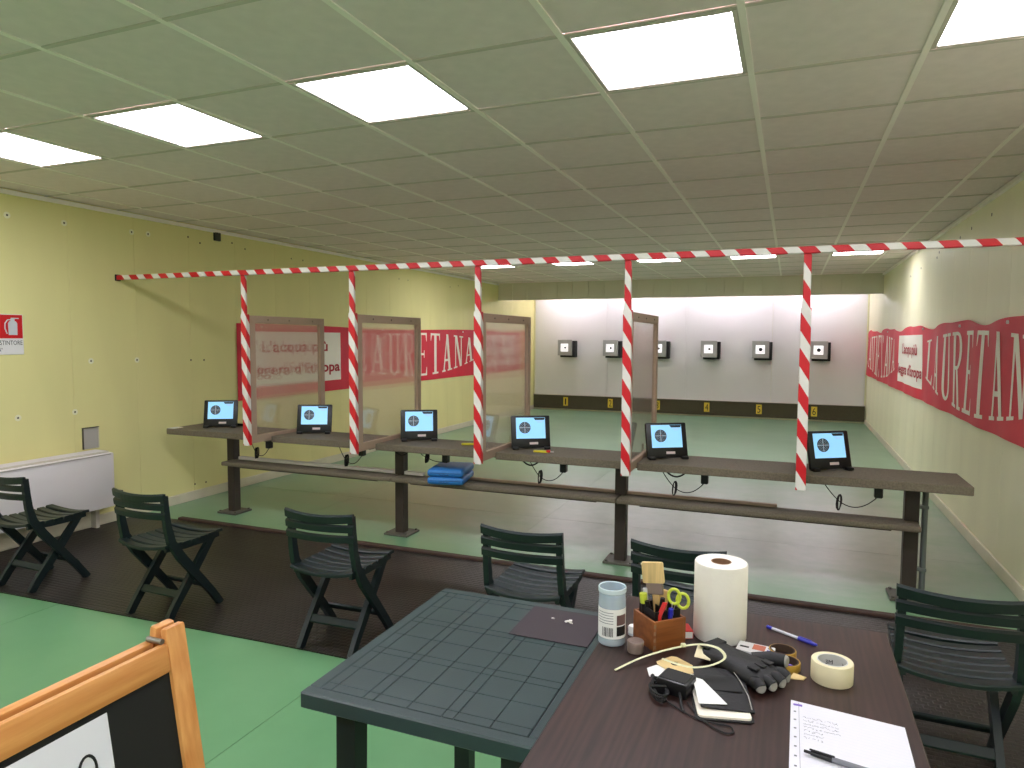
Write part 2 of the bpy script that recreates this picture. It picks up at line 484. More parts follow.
for i in range(-9, 3):
    for j in range(-10, 16):
        if (i, j) in lit: continue
        x0, x1, y0, y1 = cell(i, j)
        if x1 - x0 < 0.04 or y1 - y0 < 0.04: continue
        o = link('ceiling_tile', tile, ceil, ((x0 + x1) / 2, (y0 + y1) / 2, ZC + 0.016 + random.uniform(-0.001, 0.001)))
        o.scale = ((x1 - x0 - 0.018) / (TS - 0.018), (y1 - y0 - 0.018) / (TS - 0.018), 1)
for i in range(-8, 3):
    MB().box((GX0 + TS * i, (12.2 + YR) / 2, ZC + 0.007), (0.024, 12.2 - YR, 0.006)).build('main_tee', 'tee_paint', ceil)
for j in range(-9, 16):
    MB().box(((XL + XR) / 2, GY0 + TS * j, ZC + 0.0072), (XR - XL, 0.019, 0.005)).build('cross_tee', 'tee_shade_grey', ceil)
MB().box(((XL + XR) / 2, 13.2, ZC + 0.03), (XR - XL, 2.0, 0.05)).build('range_ceiling_board', 'ceiling_tile', ceil)

def ceiling_light(i, j, material, label, group):
    x0, x1, y0, y1 = cell(i, j); cx, cy = (x0 + x1) / 2, (y0 + y1) / 2
    hx = (x1 - x0) / 2 - 0.012
    o = thing('ceiling_light', label, 'ceiling light', (cx, cy, ZC), 0, group)
    f = MB(); hy = 0.288
    for sx_ in (-1, 1): f.box((sx_ * (hx - 0.010), 0, 0.015), (0.02, hy * 2, 0.02), 0.003)
    for sy_ in (-1, 1): f.box((0, sy_ * (hy - 0.010), 0.015), (hx * 2 - 0.04, 0.02, 0.02), 0.003)
    f.build('frame', 'tee_shade_grey', o)
    MB().box((0, 0, 0.0125), (hx * 2 - 0.042, hy * 2 - 0.042, 0.006)).build('diffuser', material, o)
    return o
names_n = ['square lit ceiling panel in the near row, leftmost, cut by the photo edge',
           'square lit ceiling panel in the near row, second from the left wall',
           'square lit ceiling panel in the near row, third from the left wall',
           'large square lit ceiling panel in the near row, above the fourth shooting lane',
           'bright square ceiling panel at the top right corner, over the right wall']
for (i, j), l in zip(NEAR, names_n): ceiling_light(i, j, 'diffuser_near', l, 'near row of ceiling light panels')
names_f = ['far lit ceiling panel nearest the left wall, down range',
           'far lit ceiling panel, second from the left wall, down range',
           'far lit ceiling panel just left of the fourth taped post',
           'far lit ceiling panel just right of the fourth taped post',
           'far lit ceiling panel nearest the right wall, down range']
for (i, j), l in zip(FAR, names_f): ceiling_light(i, j, 'diffuser_far', l, 'far row of ceiling light panels')
for (i, j) in REAR: ceiling_light(i, j, 'diffuser_rear', 'lit ceiling panel behind the photographer, out of the picture', 'rear row of ceiling light panels')
for k in range(4):
    x = XL + 0.9 + k * 1.6
    o = thing('tube_lamp', 'fluorescent tube lamp hidden above the white target wall', 'lamp', (x, 13.72, 2.52), 0, 'tube lamps behind the soffit')
    MB().box((0, 0, 0.03), (1.3, 0.09, 0.05), 0.006).build('housing', 'tee_paint', o)
    MB().tube([(-0.6, 0, -0.02), (0.6, 0, -0.02)], 0.014, 10).build('tube', 'tube_glass', o)
    for s in (-1, 1): MB().box((s * 0.62, 0, -0.01), (0.03, 0.04, 0.06), 0.004).build('end_cap', 'tee_paint', o)

# rubber mat along the shooting places, brown lip on the far side
mo = thing('rubber_mat', 'long dark brown studded rubber mat lying under the chairs', 'mat', (0, 0, 0))
mb = MB(); W = 26; P = []
x0, x1 = XL + 0.03, XR - 0.03
for i in range(W + 1):
    x = x0 + (x1 - x0) * i / W
    P.append((x, 2.60 + 0.085 * (x + 4.5) / 2.2 if x < -2.3 else 2.685 + 0.05 * (x + 2.3) / 3.6, 4.25))
vs = []; fs = []
for z in (0.0005, 0.007):
    for (x, a, b) in P: vs += [(x, a, z), (x, b, z)]
n = (W + 1) * 2
for i in range(W):
    k = i * 2
    fs += [(k, k + 2, k + 3, k + 1), (n + k, n + k + 1, n + k + 3, n + k + 2), (k, n + k, n + k + 2, k + 2), (k + 1, k + 3, n + k + 3, n + k + 1)]
fs += [(0, 1, n + 1, n), (n - 2, 2 * n - 2, 2 * n - 1, n - 1)]
mb.add(vs, fs).build('mat_sheet', 'rubber_mat', mo)
MB().box(((-4.78 + x1) / 2, 4.275, 0.012), (x1 + 4.78, 0.05, 0.022), 0.005).build('edge_lip', 'rubber_lip', mo)

# ------------------------------------------------------------------ firing bench
bench = thing('firing_bench', 'long grey brown shooting bench on four dark posts with a lower shelf', 'bench', (0, 0, 0))
DX = [-3.90, -2.91, -1.92, -0.92, 0.075]      # lane dividers
bx = [-5.03] + DX + [0.955]
for k in range(6):
    a = bx[k] + (0.022 if k else 0); b = bx[k + 1] - (0.022 if k < 5 else 0)
    MB().box(((a + b) / 2, 4.59, 0.730), (b - a, 0.42, 0.05), 0.004).build('bench_panel', 'bench_laminate', bench)
MB().box((-2.04, 4.62, 0.692), (5.6, 0.06, 0.025)).build('support_rail', 'post_brown', bench)
PX = [-4.55, -2.83, -1.06, 0.70]
for k, x in enumerate(PX):
    po = MB().box((x, 4.66, 0.345), (0.078, 0.078, 0.67), 0.006).build('post', 'post_brown', bench)
    MB().box((x, 4.66, 0.008), (0.21, 0.20, 0.016), 0.003).build('base_plate', 'plate_steel', po)
    MB().box((x, 4.60, 0.70), (0.14, 0.30, 0.012)).build('top_bracket', 'post_brown', po)
    for s1 in (-1, 1):
        for s2 in (-1, 1):
            MB().lathe([(0, 0.026), (0.010, 0.026), (0.010, 0.016)], (x + s1 * 0.085, 4.66 + s2 * 0.08, 0), 6).build('anchor_bolt', 'plate_steel', po)
# lower shelf passing the posts
cuts = [-4.53, -2.83, -1.06, 0.735]
for k in range(3):
    a, b = cuts[k], cuts[k + 1]
    MB().box(((a + b) / 2, 4.585, 0.462), (b - a - 0.004, 0.19, 0.035), 0.010, seg=2).build('shelf_board', 'bench_laminate', bench)
    MB().box(((a + b) / 2, 4.60, 0.437), (b - a - 0.30, 0.12, 0.016)).build('shelf_rail', 'post_brown', bench)
MB().box((-3.55, 4.66, 0.492), (1.85, 0.045, 0.026), 0.003).build('cable_channel', 'strip_white', bench)
MB().box((-1.25, 4.675, 0.489), (2.4, 0.03, 0.02), 0.003).build('cable_strip', 'frame_taupe', bench)
MB().tube([(0.775, 4.68, 0.0), (0.775, 4.68, 0.70)], 0.017, 12).build('conduit_pipe', 'conduit', bench)
for z in (0.18, 0.56): MB().box((0.768, 4.68, z), (0.05, 0.045, 0.02), 0.003).build('pipe_clip', 'conduit', bench)
MB().box((-4.72, 4.79, 0.765), (0.56, 0.02, 0.018)).build('edge_strip', 'black_matt', bench)
MB().box((-4.985, 4.44, 0.757), (0.07, 0.10, 0.003)).build('paper_label', 'strip_white', bench)

# ------------------------------------------------------------------ hazard-taped frame and lane dividers
BY, BZ = 4.125, 2.045
beam = thing('taped_beam', 'long red and white taped beam crossing the room above the bench', 'beam', ((XL + XR) / 2, BY, BZ))
Lb = XR - XL
MB().box((0, 0, 0), (Lb - 0.02, 0.036, 0.038), 0.004).build('bar', 'tape_beam', beam)
MB().box((-Lb / 2 + 0.006, 0, 0), (0.012, 0.05, 0.052), 0.003).build('end_bracket', 'black_matt', beam)
MB().box((Lb / 2 - 0.006, 0, 0), (0.012, 0.05, 0.052), 0.003).build('end_bracket', 'black_matt', beam)
ords = ['nearest the left wall', 'second from the left wall', 'third from the left wall', 'fourth from the left wall, clearest of them', 'nearest the right wall, seen edge on']
div = None
for k, x in enumerate(DX):
    lab = 'framed cloudy plastic lane divider with taped edge, ' + ords[k]
    if div is None:
        div = thing('lane_divider', lab, 'divider', (x, BY, 0), 0, 'lane dividers on the bench')
        y0, y1, z0, z1 = 0.05, 0.965, 0.722, 1.722
        MB().box((0, 0.012, (1.722 + 2.026) / 2), (0.040, 0.026, 2.026 - 1.722 + 0.004), 0.003).build('hanger', 'tape_post', div)
        MB().box((0, 0.018, (0.712 + 1.73) / 2), (0.054, 0.040, 1.73 - 0.712), 0.003).build('taped_edge', 'tape_post', div)
        fw = 0.058; ft = 0.034
        for zc in (z0 + fw / 2, z1 - fw / 2):
            MB().box((0, (y0 + y1) / 2, zc), (ft, y1 - y0, fw), 0.002).build('rail', 'frame_taupe', div)
        MB().box((0, y1 - fw / 2, (z0 + z1) / 2), (ft, fw, z1 - z0 - 2 * fw), 0.002).build('stile', 'frame_taupe', div)
        MB().box((0, y0 + fw / 2, (z0 + z1) / 2), (ft, fw, z1 - z0 - 2 * fw), 0.002).build('stile', 'frame_taupe', div)
        MB().box((0, (y0 + y1) / 2, (z0 + z1) / 2), (0.006, y1 - y0 - fw * 1.9, z1 - z0 - fw * 1.9)).build('panel', 'cloudy_plastic', div)
        for yy in (0.25, 0.5, 0.8):
            MB().lathe([(0, 0.004), (0.005, 0.003), (0.006, 0)], (0, 0, 0), 8, Matrix.Translation((ft / 2, yy, z1 - 0.03)) @ Matrix.Rotation(PI / 2, 4, 'Y')).build('screw', 'screw_dark', div)
        MB().box((0.024, 0.64, 0.79), (0.014, 0.03, 0.07), 0.003).build('bracket', 'frame_taupe', div)
    else:
        copy_tree(div, (x, BY, 0), None, lab)

# ------------------------------------------------------------------ monitors
def make_monitor():
    o = thing('monitor', '', 'monitor', (0, 0, 0), 0, 'score monitors on the bench')
    tilt = Matrix.Rotation(math.radians(-14), 4, 'X')
    def B(mb, name, material, par=o):
        mb.v = [tuple(tilt @ Vector(v)) for v in mb.v]; return mb.build(name, material, par)
    W, H = 0.285, 0.235
    hs = B(MB().box((0, 0.014, H / 2 + 0.012), (W, 0.028, H), 0.008, seg=2), 'housing', 'black_plastic')
    B(MB().box((0, 0.036, H / 2), (W * 0.7, 0.03, H * 0.65), 0.01, seg=2), 'rear_cover', 'black_plastic')
    sw, sh = 0.214, 0.152; sz_ = 0.155
    sc = B(MB().box((0, -0.0006, sz_), (sw, 0.002, sh)), 'screen', 'screen_glow')
    N = 28; cx, cz, R = -0.043, sz_ + 0.003, 0.042
    B(MB().add([(cx + R * math.cos(2 * PI * q / N), -0.0022, cz + R * math.sin(2 * PI * q / N)) for q in range(N)], [tuple(range(N))]), 'target_disc', 'screen_ink', sc)
    cr = MB()
    for rr in (0.033, 0.024, 0.015):
        vs = []; 
        for q in range(N):
            a = 2 * PI * q / N
            vs += [(cx + rr * math.cos(a), -0.0028, cz + rr * math.sin(a)), (cx + (rr + 0.0012) * math.cos(a), -0.0028, cz + (rr + 0.0012) * math.sin(a))]
        cr.add(vs, [(2 * q, 2 * q + 1, (2 * q + 3) % (2 * N), (2 * q + 2) % (2 * N)) for q in range(N)])
    cr.box((cx, -0.0028, cz), (R * 1.9, 0.0004, 0.0035)).box((cx, -0.0028, cz), (0.0035, 0.0004, R * 1.9))
    B(cr, 'ring_lines', 'screen_line', sc)
    B(MB().box((cx + 0.004, -0.0034, cz + 0.003), (0.006, 0.0004, 0.006)), 'shot_mark', 'screen_mark', sc)
    pn = MB().prism([(0.022, 0), (0.034, -0.016), (0.100, -0.016), (0.106, 0)], 0, 0.0006, Matrix.Translation((0, -0.0018, sz_ + 0.074)) @ Matrix.Rotation(PI / 2, 4, 'X'))
    B(pn, 'logo_banner', 'screen_ink', sc)
    li = MB()
    for q, ww in enumerate((0.05, 0.035)): li.box((0.07, -0.0026, sz_ + 0.050 - q * 0.009), (ww, 0.0004, 0.003))
    B(li, 'text_line', 'screen_line', sc)
    B(MB().box((0.02, -0.0012, 0.044), (0.062, 0.002, 0.017)), 'sticker', 'adhesive_label')
    for s in (-1, 1):
        MB().box((s * 0.115, 0.005, 0.010), (0.045, 0.05, 0.02), 0.006, seg=2).build('foot', 'black_plastic', o)
    MB().bar([(0, 0.07, 0.18), (0, 0.12, 0.003)], 0.10, 0.006).build('rear_stand', 'black_plastic', o)
    return o
mon = make_monitor()
MX = [(-4.64, 4.60), (-3.645, 4.62), (-2.645, 4.62), (-1.71, 4.60), (-0.73, 4.58), (0.26, 4.58)]
mlab = ['black monitor with pale blue target screen at lane one, by the left wall',
        'black monitor with pale blue target screen at lane two, between first and second dividers',
        'black monitor with pale blue target screen at lane three, above the blue cases',
        'black monitor with pale blue target screen at lane four, yellow tool before it',
        'black monitor with pale blue target screen at lane five, beside the clear divider',
        'black monitor with pale blue target screen at lane six, nearest the right wall']
mrot = [30, 26, 30, 30, 32, 34]
for k, (x, y) in enumerate(MX):
    if k == 0: mon.location = (x, y, 0.756); mon.rotation_euler = (0, 0, math.radians(mrot[0])); mon['label'] = mlab[0]
    else: copy_tree(mon, (x, y, 0.756), math.radians(mrot[k]), mlab[k])

# power adapters hanging under the bench with their leads
def arc(p0, p1, sag, n=12, side=(0, 0, 0)):
    p0, p1, sd = Vector(p0), Vector(p1), Vector(side); out = []
    for k in range(n + 1):
        q = k / n; h = 4 * q * (1 - q)
        out.append(p0.lerp(p1, q) + Vector((0, 0, -sag * h)) + sd * h)
    return out
al = ['black power adapter and leads under the bench at lane one', 'black power adapter and leads under the bench at lane two',
      'black power adapter and leads under the bench behind the blue cases', 'black power adapter and leads under the bench at lane four',
      'black power adapter and leads under the bench at lane five', 'black power adapter and leads under the bench at lane six']
for k, x in enumerate([-3.97, -3.06, -2.33, -1.42, -0.48, 0.50]):
    o = thing('power_adapter', al[k], 'power adapter', (x, 4.46, 0.705), 0, 'power adapters under the bench')
    dz = 0.05 if k == 2 else 0.12
    MB().box((0, 0, -0.034), (0.045, 0.05, 0.066), 0.006).build('adapter_block', 'black_plastic', o)
    MB().tube(arc((0, 0, -0.06), (-0.20, 0.06, -dz), 0.05 if k != 2 else 0.015, 12), 0.003, 5).build('lead', 'black_matt', o)
    MB().tube(arc((-0.20, 0.06, -dz), (-0.30, 0.1, 0.0), 0.01, 10), 0.003, 5).build('lead', 'black_matt', o)
    b = MB(); rr = random.Random(k)
    for q in range(4):
        b.tube([(-0.20 + 0.016 * math.cos(w_ * PI / 6) * (0.5 + 0.15 * q), 0.06 + 0.008 * q, -dz - 0.01 + 0.045 * math.sin(w_ * PI / 6) * (0.7 if k == 2 else 1) + 0.016 * math.cos(w_ * PI / 6)) for w_ in range(13)], 0.0032, 5)
    b.build('bundled_lead', 'black_matt', o)
for k, x in enumerate([-4.52, -2.70, -1.66, -0.66]):
    if k < 1: continue
    tag(MB().tube(arc((x - 0.06, 4.45, 0.70), (x + 0.06, 4.45, 0.70), 0.03, 12), 0.006, 6).build('cable_loop', 'black_matt'),
        ['', 'short black cable loop under the bench beside the second post', 'short black cable loop under the bench below the lane four monitor', 'short black cable loop under the bench below the lane five monitor'][k], 'cable', 'cable loops under the bench')

# yellow tools on the bench
def utility_knife(loc, rz, label):
    o = thing('box_cutter', label, 'box cutter', loc, rz, 'yellow tools on the bench')
    MB().box((0, 0, 0.008), (0.11, 0.022, 0.016), 0.005, seg=2).build('handle', 'yellow_plastic', o)
    MB().box((0.052, 0, 0.012), (0.03, 0.024, 0.018), 0.005, seg=2).build('end_cap', 'red_plastic', o)
    MB().box((0.075, 0, 0.008), (0.03, 0.014, 0.004)).build('blade', 'aluminium', o)
    return o
utility_knife((-1.60, 4.50, 0.756), 0.1, 'yellow box cutter with red end in front of lane four monitor')
utility_knife((-2.21, 4.60, 0.756), 0.5, 'yellow box cutter on bench beside the third taped divider')

# two blue pistol cases on the lower shelf
for k in range(2):
    o = thing('pistol_case', ['lower of two flat blue cases stacked on the bench shelf', 'upper blue case with navy lid, stacked on the other'][k], 'case', (-2.345, 4.575, 0.482 + k * 0.057), math.radians(12), 'blue cases on the shelf')
    MB().box((0, 0, 0.028), (0.275, 0.36, 0.056), 0.022, seg=3).build('shell', 'case_blue', o)
    MB().box((0, 0.004, 0.0530 if k else 0.050), (0.235, 0.31, 0.004), 0.0015).build('lid_pad', 'case_navy', o)
    MB().box((0, -0.1800, 0.030), (0.23, 0.002, 0.003)).build('zip', 'case_navy', o)
    rq = random.Random(11 + k)
    MB().tube([(-0.045 + 0.0045 * q, -0.1802, 0.019 + rq.uniform(-0.006, 0.006)) for q in range(17)], 0.0014, 5).build('printed_script', 'case_navy', o)

# ------------------------------------------------------------------ electronic targets
tl = ['leftmost', 'second', 'third', 'fourth', 'fifth', 'rightmost']
for k in range(6):
    x = -4.45 + k * 0.988
    if k == 4: x -= 0.03
    o = thing('target_box', 'grey square target unit on the white wall above number plate ' + ['one', 'two', 'three', 'four', 'five', 'six'][k], 'target', (x, 13.98, 1.365), 0, 'electronic targets on the back wall')
    f = MB()
    MB().box((0, 0, 0), (0.31, 0.05, 0.33), 0.006).build('front_plate', 'target_grey', o)
    MB().box((0.045, 0.13, -0.03), (0.32, 0.20, 0.35), 0.006).build('rear_housing', 'black_matt', o)
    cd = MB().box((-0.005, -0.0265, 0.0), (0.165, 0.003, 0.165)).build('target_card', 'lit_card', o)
    N = 20; rr = 0.022 if k < 4 else 0.034
    MB().lathe([(0, 0.002), (rr, 0.002), (rr, 0)], (0, 0, 0), N, Matrix.Translation((0.0 if k > 3 else 0.012, -0.0282, 0.0)) @ Matrix.Rotation(PI / 2, 4, 'X')).build('bullseye', 'ink_black', cd)
    MB().box((-0.10, 0.13, 0.145), (0.02, 0.2, 0.02)).build('wall_bracket', 'black_matt', o)

# ------------------------------------------------------------------ banners
def glyph(ch):
    """quads (as 4-point lists, counter-clockwise) of a tall slab-serif capital in the unit box"""
    R = lambda a, b, c, d: [(a, c), (b, c), (b, d), (a, d)]
    if ch == 'L': return [R(.16, .38, 0, 1), R(.0, .55, .955, 1), R(0, .95, 0, .05), [(.80, .05), (.95, .05), (.95, .22), (.90, .22)]]
    if ch == 'A': return [[(.08, 0), (.20, 0), (.56, 1), (.44, 1)], [(.66, 0), (.90, 0), (.62, 1), (.40, 1)], R(.24, .74, .27, .33), R(-.04, .32, 0, .045), R(.54, 1.04, 0, .045)]
    if ch == 'U':
        q = [R(.12, .34, .22, 1), R(.70, .84, .22, 1), R(-.02, .50, .955, 1), R(.56, 1.0, .955, 1)]
        n = 8
        for k in range(n):
            a0, a1 = PI + PI * k / n, PI + PI * (k + 1) / n
            f = lambda a, o: (.48 + (.36 if o else .14 + .08 * math.cos(a) * 0) * math.cos(a), .22 + (.22 if o else .16) * math.sin(a))
            i0 = (.52 + .18 * math.cos(a0), .22 + .16 * math.sin(a0)); i1 = (.52 + .18 * math.cos(a1), .22 + .16 * math.sin(a1))
            q.append([f(a0, 1), f(a1, 1), i1, i0])
        return q
    if ch == 'R':
        q = [R(.12, .34, 0, 1), R(-.02, .48, 0, .045), R(-.02, .5, .955, 1), R(.34, .5, .50, .55), [(.42, .52), (.58, .52), (.92, 0), (.70, 0)], R(.66, 1.04, 0, .045)]
        n = 8
        for k in range(n):
            a0, a1 = -PI / 2 + PI * k / n, -PI / 2 + PI * (k + 1) / n
            g = lambda a, rx, ry: (.48 + rx * math.cos(a), .75 + ry * math.sin(a))
            q.append([g(a0, .40, .25), g(a1, .40, .25), g(a1, .20, .205), g(a0, .20, .205)])
        return q
    if ch == 'E': return [R(.14, .36, 0, 1), R(0, .90, 0, .05), R(0, .88, .95, 1), R(.36, .66, .48, .53), [(.78, .05), (.90, .05), (.90, .2), (.86, .2)], [(.84, .80), (.88, .80), (.88, .95), (.76, .95)], R(.60, .66, .42, .59)]
    if ch == 'T': return [R(.38, .62, 0, 1), R(.2, .8, 0, .045), R(.02, .98, .95, 1), [(.02, .82), (.06, .82), (.14, .95), (.02, .95)], [(.94, .82), (.98, .82), (.98, .95), (.86, .95)]]
    if ch == 'N': return [R(.13, .23, 0, 1), R(.78, .88, 0, 1), [(.66, 0), (.88, 0), (.36, 1), (.12, 1)], R(-.02, .38, 0, .045), R(-.02, .34, .955, 1), R(.62, 1.04, .955, 1)]
def wave_l(y, z): return 0.012 + 0.006 * math.sin(y * 2.3) * (1.0 - (1.69 - z) * 0.4)
def wave_r(y, z): return 0.026 + 0.008 * math.sin(y * 4.1 + z * 2.0) + 0.006 * math.sin(y * 9.0 - z * 3.0 + 1.0)
def build_banner(name, label, x, s, wave, y0, y1, words, boxes, top, bottom):
    """s: direction out of the wall; text runs with increasing y when s > 0 and decreasing when s < 0"""
    o = thing(name, label, 'banner', (x, (y0 + y1) / 2, bottom)); yc = (y0 + y1) / 2
    P = lambda y, z, d=0.0: (s * (wave(y, z) + d), y - yc, z - bottom)
    ny, nz = int((y1 - y0) * 16), 10
    vs = []; fs = []
    for i in range(ny + 1):
        y = y0 + (y1 - y0) * i / ny
        for j in range(nz + 1):
            zz = bottom + (top(y) - bottom) * j / nz
            vs.append(P(y, zz))
    for i in range(ny):
        for j in range(nz):
            a = i * (nz + 1) + j; fs.append((a, a + nz + 1, a + nz + 2, a + 1))
    nb = len(vs); vs += [(v[0] - s * 0.002, v[1], v[2]) for v in vs]
    fs += [tuple(q + nb for q in f)[::-1] for f in fs]
    mb = MB(); mb.add(vs, fs, None, True); mb.build('cloth', 'banner_red', o)
    for (ya, yb) in words:
        word = 'LAURETANA'; n = len(word)
        for k, ch in enumerate(word):
            mb = MB()
            def place(gx, gz):
                u = (k + 0.10 + 0.80 * gx) / n
                bul = 1 - (2 * u - 1) ** 2
                zt = 1.548 + 0.085 * bul; zb = 1.175 - 0.20 * bul
                return ya + (yb - ya) * u, zb + (zt - zb) * gz
            for q in glyph(ch):
                (ax, az), (bx_, bz), (cx, cz), (dx, dz) = q
                m = max(1, int(max(abs(dz - az), abs(cz - bz)) * 14)); ring = []
                for i in range(m + 1):
                    f = i / m
                    l = place(ax + (dx - ax) * f, az + (dz - az) * f); r = place(bx_ + (cx - bx_) * f, bz + (cz - bz) * f)
                    ring.append((P(*l, 0.0035), P(*r, 0.0035)))
                v2 = [p for pr in ring for p in pr]
                mb.add(v2, [(2 * i, 2 * i + 1, 2 * i + 3, 2 * i + 2) for i in range(m)])
            mb.build('letter', 'banner_letter', o)
    for (ya, yb) in boxes:
        lo, hi = min(ya, yb), max(ya, yb)
        vs = []; fs = []; nn = 24; mm = 6; z0, z1 = 1.03, 1.615
        for i in range(nn + 1):
            for j in range(mm + 1):
                vs.append(P(lo + (hi - lo) * i / nn, z0 + (z1 - z0) * j / mm, 0.003))
        for i in range(nn):
            for j in range(mm):
                a = i * (mm + 1) + j; fs.append((a, a + mm + 1, a + mm + 2, a + 1))
        pb = MB(); pb.add(vs, fs, None, True); pan = pb.build('slogan_panel', 'banner_panel', o)
        for body, zc, hh, ww in (("L'acqua pi\u00f9", 1.435, 0.17, 0.68), ("leggera d'Europa", 1.185, 0.17, 0.97)):
            me = text_mesh(body, abs(yb - ya) * ww, hh, bold=0.022, name='slogan')
            bm = bmesh.new(); bm.from_mesh(me)
            bmesh.ops.subdivide_edges(bm, edges=[e for e in bm.edges if e.calc_length() > 0.06], cuts=2)
            bmesh.ops.triangulate(bm, faces=bm.faces[:])
            sg = 1 if yb > ya else -1
            for v in bm.verts:
                y = (ya + yb) / 2 + sg * v.co.x; z = zc + v.co.z
                v.co = Vector(P(y, z, 0.007))
            bm.to_mesh(me); bm.free(); me.materials.append(MATS['banner_text'])
            link('slogan', me, pan)
    return o
bl = build_banner('wall_banner', 'red advertising banner hung on the yellow left wall behind the dividers', XL, 1, wave_l, 5.44, 13.35,
             [(7.40, 11.10)], [(5.52, 7.18), (11.35, 13.10)], lambda y: 1.685 + 0.015 * math.sin(y * 1.3), 0.90)
br_ = build_banner('wall_banner', 'rippled red advertising banner hung along the right wall', XR, -1, wave_r, 4.40, 14.15,
             [(14.10, 10.35), (8.20, 4.48)], [(10.12, 8.42)], lambda y: 1.70 + 0.022 * math.sin(y * 2.9 + 0.4) + 0.012 * math.sin(y * 6.1), 0.915)
for o, x, s, yy in ((bl, XL, 1, (5.6, 8.1, 10.6, 13.2)), (br_, XR, -1, (13.9, 11.2, 8.35, 6.65, 5.3))):
    yc = o.location.y
    for y in yy: MB().lathe([(0, 0.014), (0.012, 0.012), (0.012, 0)], (0, 0, 0), 8, Matrix.Translation((s * 0.035, y - yc, 0.76)) @ Matrix.Rotation(s * PI / 2, 4, 'Y')).build('eyelet', 'strip_white', o)

# ------------------------------------------------------------------ left wall fittings
o = thing('exit_sign', 'red and white fire extinguisher sign on the yellow wall, cut by photo edge', 'sign', (XL, 3.245, 1.42))
o.name = 'safety_sign'
MB().box((0.004, 0, 0.145), (0.006, 0.192, 0.292), 0.002).build('sign_plate', 'sign_white', o)
MB().box((0.0078, 0, 0.202), (0.0015, 0.180, 0.170)).build('red_field', 'sign_red', o)
ex = MB()
ex.prism([(-0.030, -0.055), (0.030, -0.055), (0.032, 0.03), (0.022, 0.045), (-0.022, 0.045), (-0.032, 0.03)], 0, 0.0012, Matrix.Translation((0.0088, 0.022, 0.196)) @ Matrix(((0, 0, 1, 0), (1, 0, 0, 0), (0, 1, 0, 0), (0, 0, 0, 1))))
pic = ex.build('pictogram_body', 'sign_grey', o)
MB().box((0.0092, 0.022, 0.247), (0.001, 0.028, 0.022)).box((0.0092, 0.037, 0.262), (0.001, 0.055, 0.007)).build('pictogram_valve', 'sign_grey', o)
MB().tube([(0.010, 0.012, 0.252), (0.010, -0.013, 0.25), (0.010, -0.031, 0.225), (0.010, -0.033, 0.19), (0.010, -0.019, 0.15)], 0.004, 6).build('pictogram_hose', 'sign_grey', o)
lettering('ESTINTORE', 0.172, 0.032, 'ink_black', o, (0.0082, 0.0, 0.085), (0, 0, PI / 2))
lettering("N\u00b0", 0.030, 0.026, 'ink_black', o, (0.0082, -0.068, 0.035), (0, 0, PI / 2))
# convector
o = thing('convector', 'white wall convector heater under the yellow left wall', 'heater', (XL, 2.95, 0.028))
MB().box((0.115, 0, 0.375), (0.19, 1.86, 0.44), 0.012, seg=2).build('casing', 'convector_white', o)
MB().box((0.105, 0, 0.600), (0.15, 1.82, 0.016), 0.004).build('top_grille', 'convector_grille', o)
for k in range(9): MB().box((0.05 + k * 0.0145, 0, 0.6095), (0.006, 1.78, 0.004)).build('grille_slat', 'convector_white', o)
for s in (-1, 1):
    MB().box((0.06, s * 0.86, 0.068), (0.06, 0.03, 0.185)).build('leg', 'convector_grille', o)
MB().box((0.213, 0, 0.585), (0.004, 1.80, 0.006)).build('seam', 'niche_grey', o)
MB().box((0.024, 0.1, 0.060), (0.012, 1.5, 0.15)).build('pipe_cover', 'baseboard', o)
# niche box above convector
o = thing('wall_niche', 'small grey recessed box in wall just above the convector', 'niche', (XL, 3.835, 0.645))
MB().box((0.003, 0, 0.085), (0.006, 0.13, 0.17)).build('recess_back', 'niche_grey', o)
f = MB().box((0.008, 0, 0.172), (0.016, 0.14, 0.005)).box((0.008, -0.067, 0.085), (0.016, 0.004, 0.17))
MB().box((0.006, 0.067, 0.085), (0.012, 0.006, 0.17)).build('side_lip', 'baseboard', o)
f.build('rim', 'screw_dark', o)  # dark top and left strips: shadow inside the recess, painted on
# screw holes with filler patches
SCR = [(3.266, 2.421), (3.685, 2.43), (4.274, 2.445), (4.437, 2.451), (4.869, 2.485), (5.008, 2.447), (5.415, 2.5), (5.592, 2.461), (3.866, 1.355), (4.288, 1.352), (4.866, 1.336), (5.022, 1.332), (3.282, .953), (3.716, .955), (4.875, .148), (5.009, .142)]
for y in (6.3, 6.5, 7.3, 7.55, 8.6, 8.85, 10.2, 10.5, 11.5): SCR.append((y, 2.44 if int(y * 10) % 2 else 2.40))
RX = Matrix.Rotation(PI / 2, 4, 'Y')
for (y, z) in SCR:
    sc_ = MB().lathe([(0, 0.0016), (0.007, 0.0014), (0.009, 0)], (0, 0, 0), 10, Matrix.Translation((XL, y, z)) @ RX).build('screw', 'screw_dark', wl)
    if y < 4.6: MB().lathe([(0, 0.0009), (0.021, 0.0008), (0.024, 0)], (0, 0, 0), 14, Matrix.Translation((XL, y, z)) @ RX).build('filler_patch', 'patch_white', sc_)
tag(MB().box((XL + 0.014, 5.208, 2.535), (0.028, 0.075, 0.085), 0.004).build('junction_box', 'screw_dark'), 'small dark square box high on the yellow wall under the ceiling', 'box')
for (y, z) in [(7.9, 2.42), (8.0, 2.38), (8.9, 2.36), (9.6, 2.33), (7.0, 2.44), (6.6, 2.46), (6.0, 2.47)]:
    MB().lathe([(0, 0.0016), (0.012, 0.0014), (0.014, 0)], (0, 0, 0), 8, Matrix.Translation((XR, y, z)) @ Matrix.Rotation(-PI / 2, 4, 'Y')).build('screw', 'screw_dark', wr)

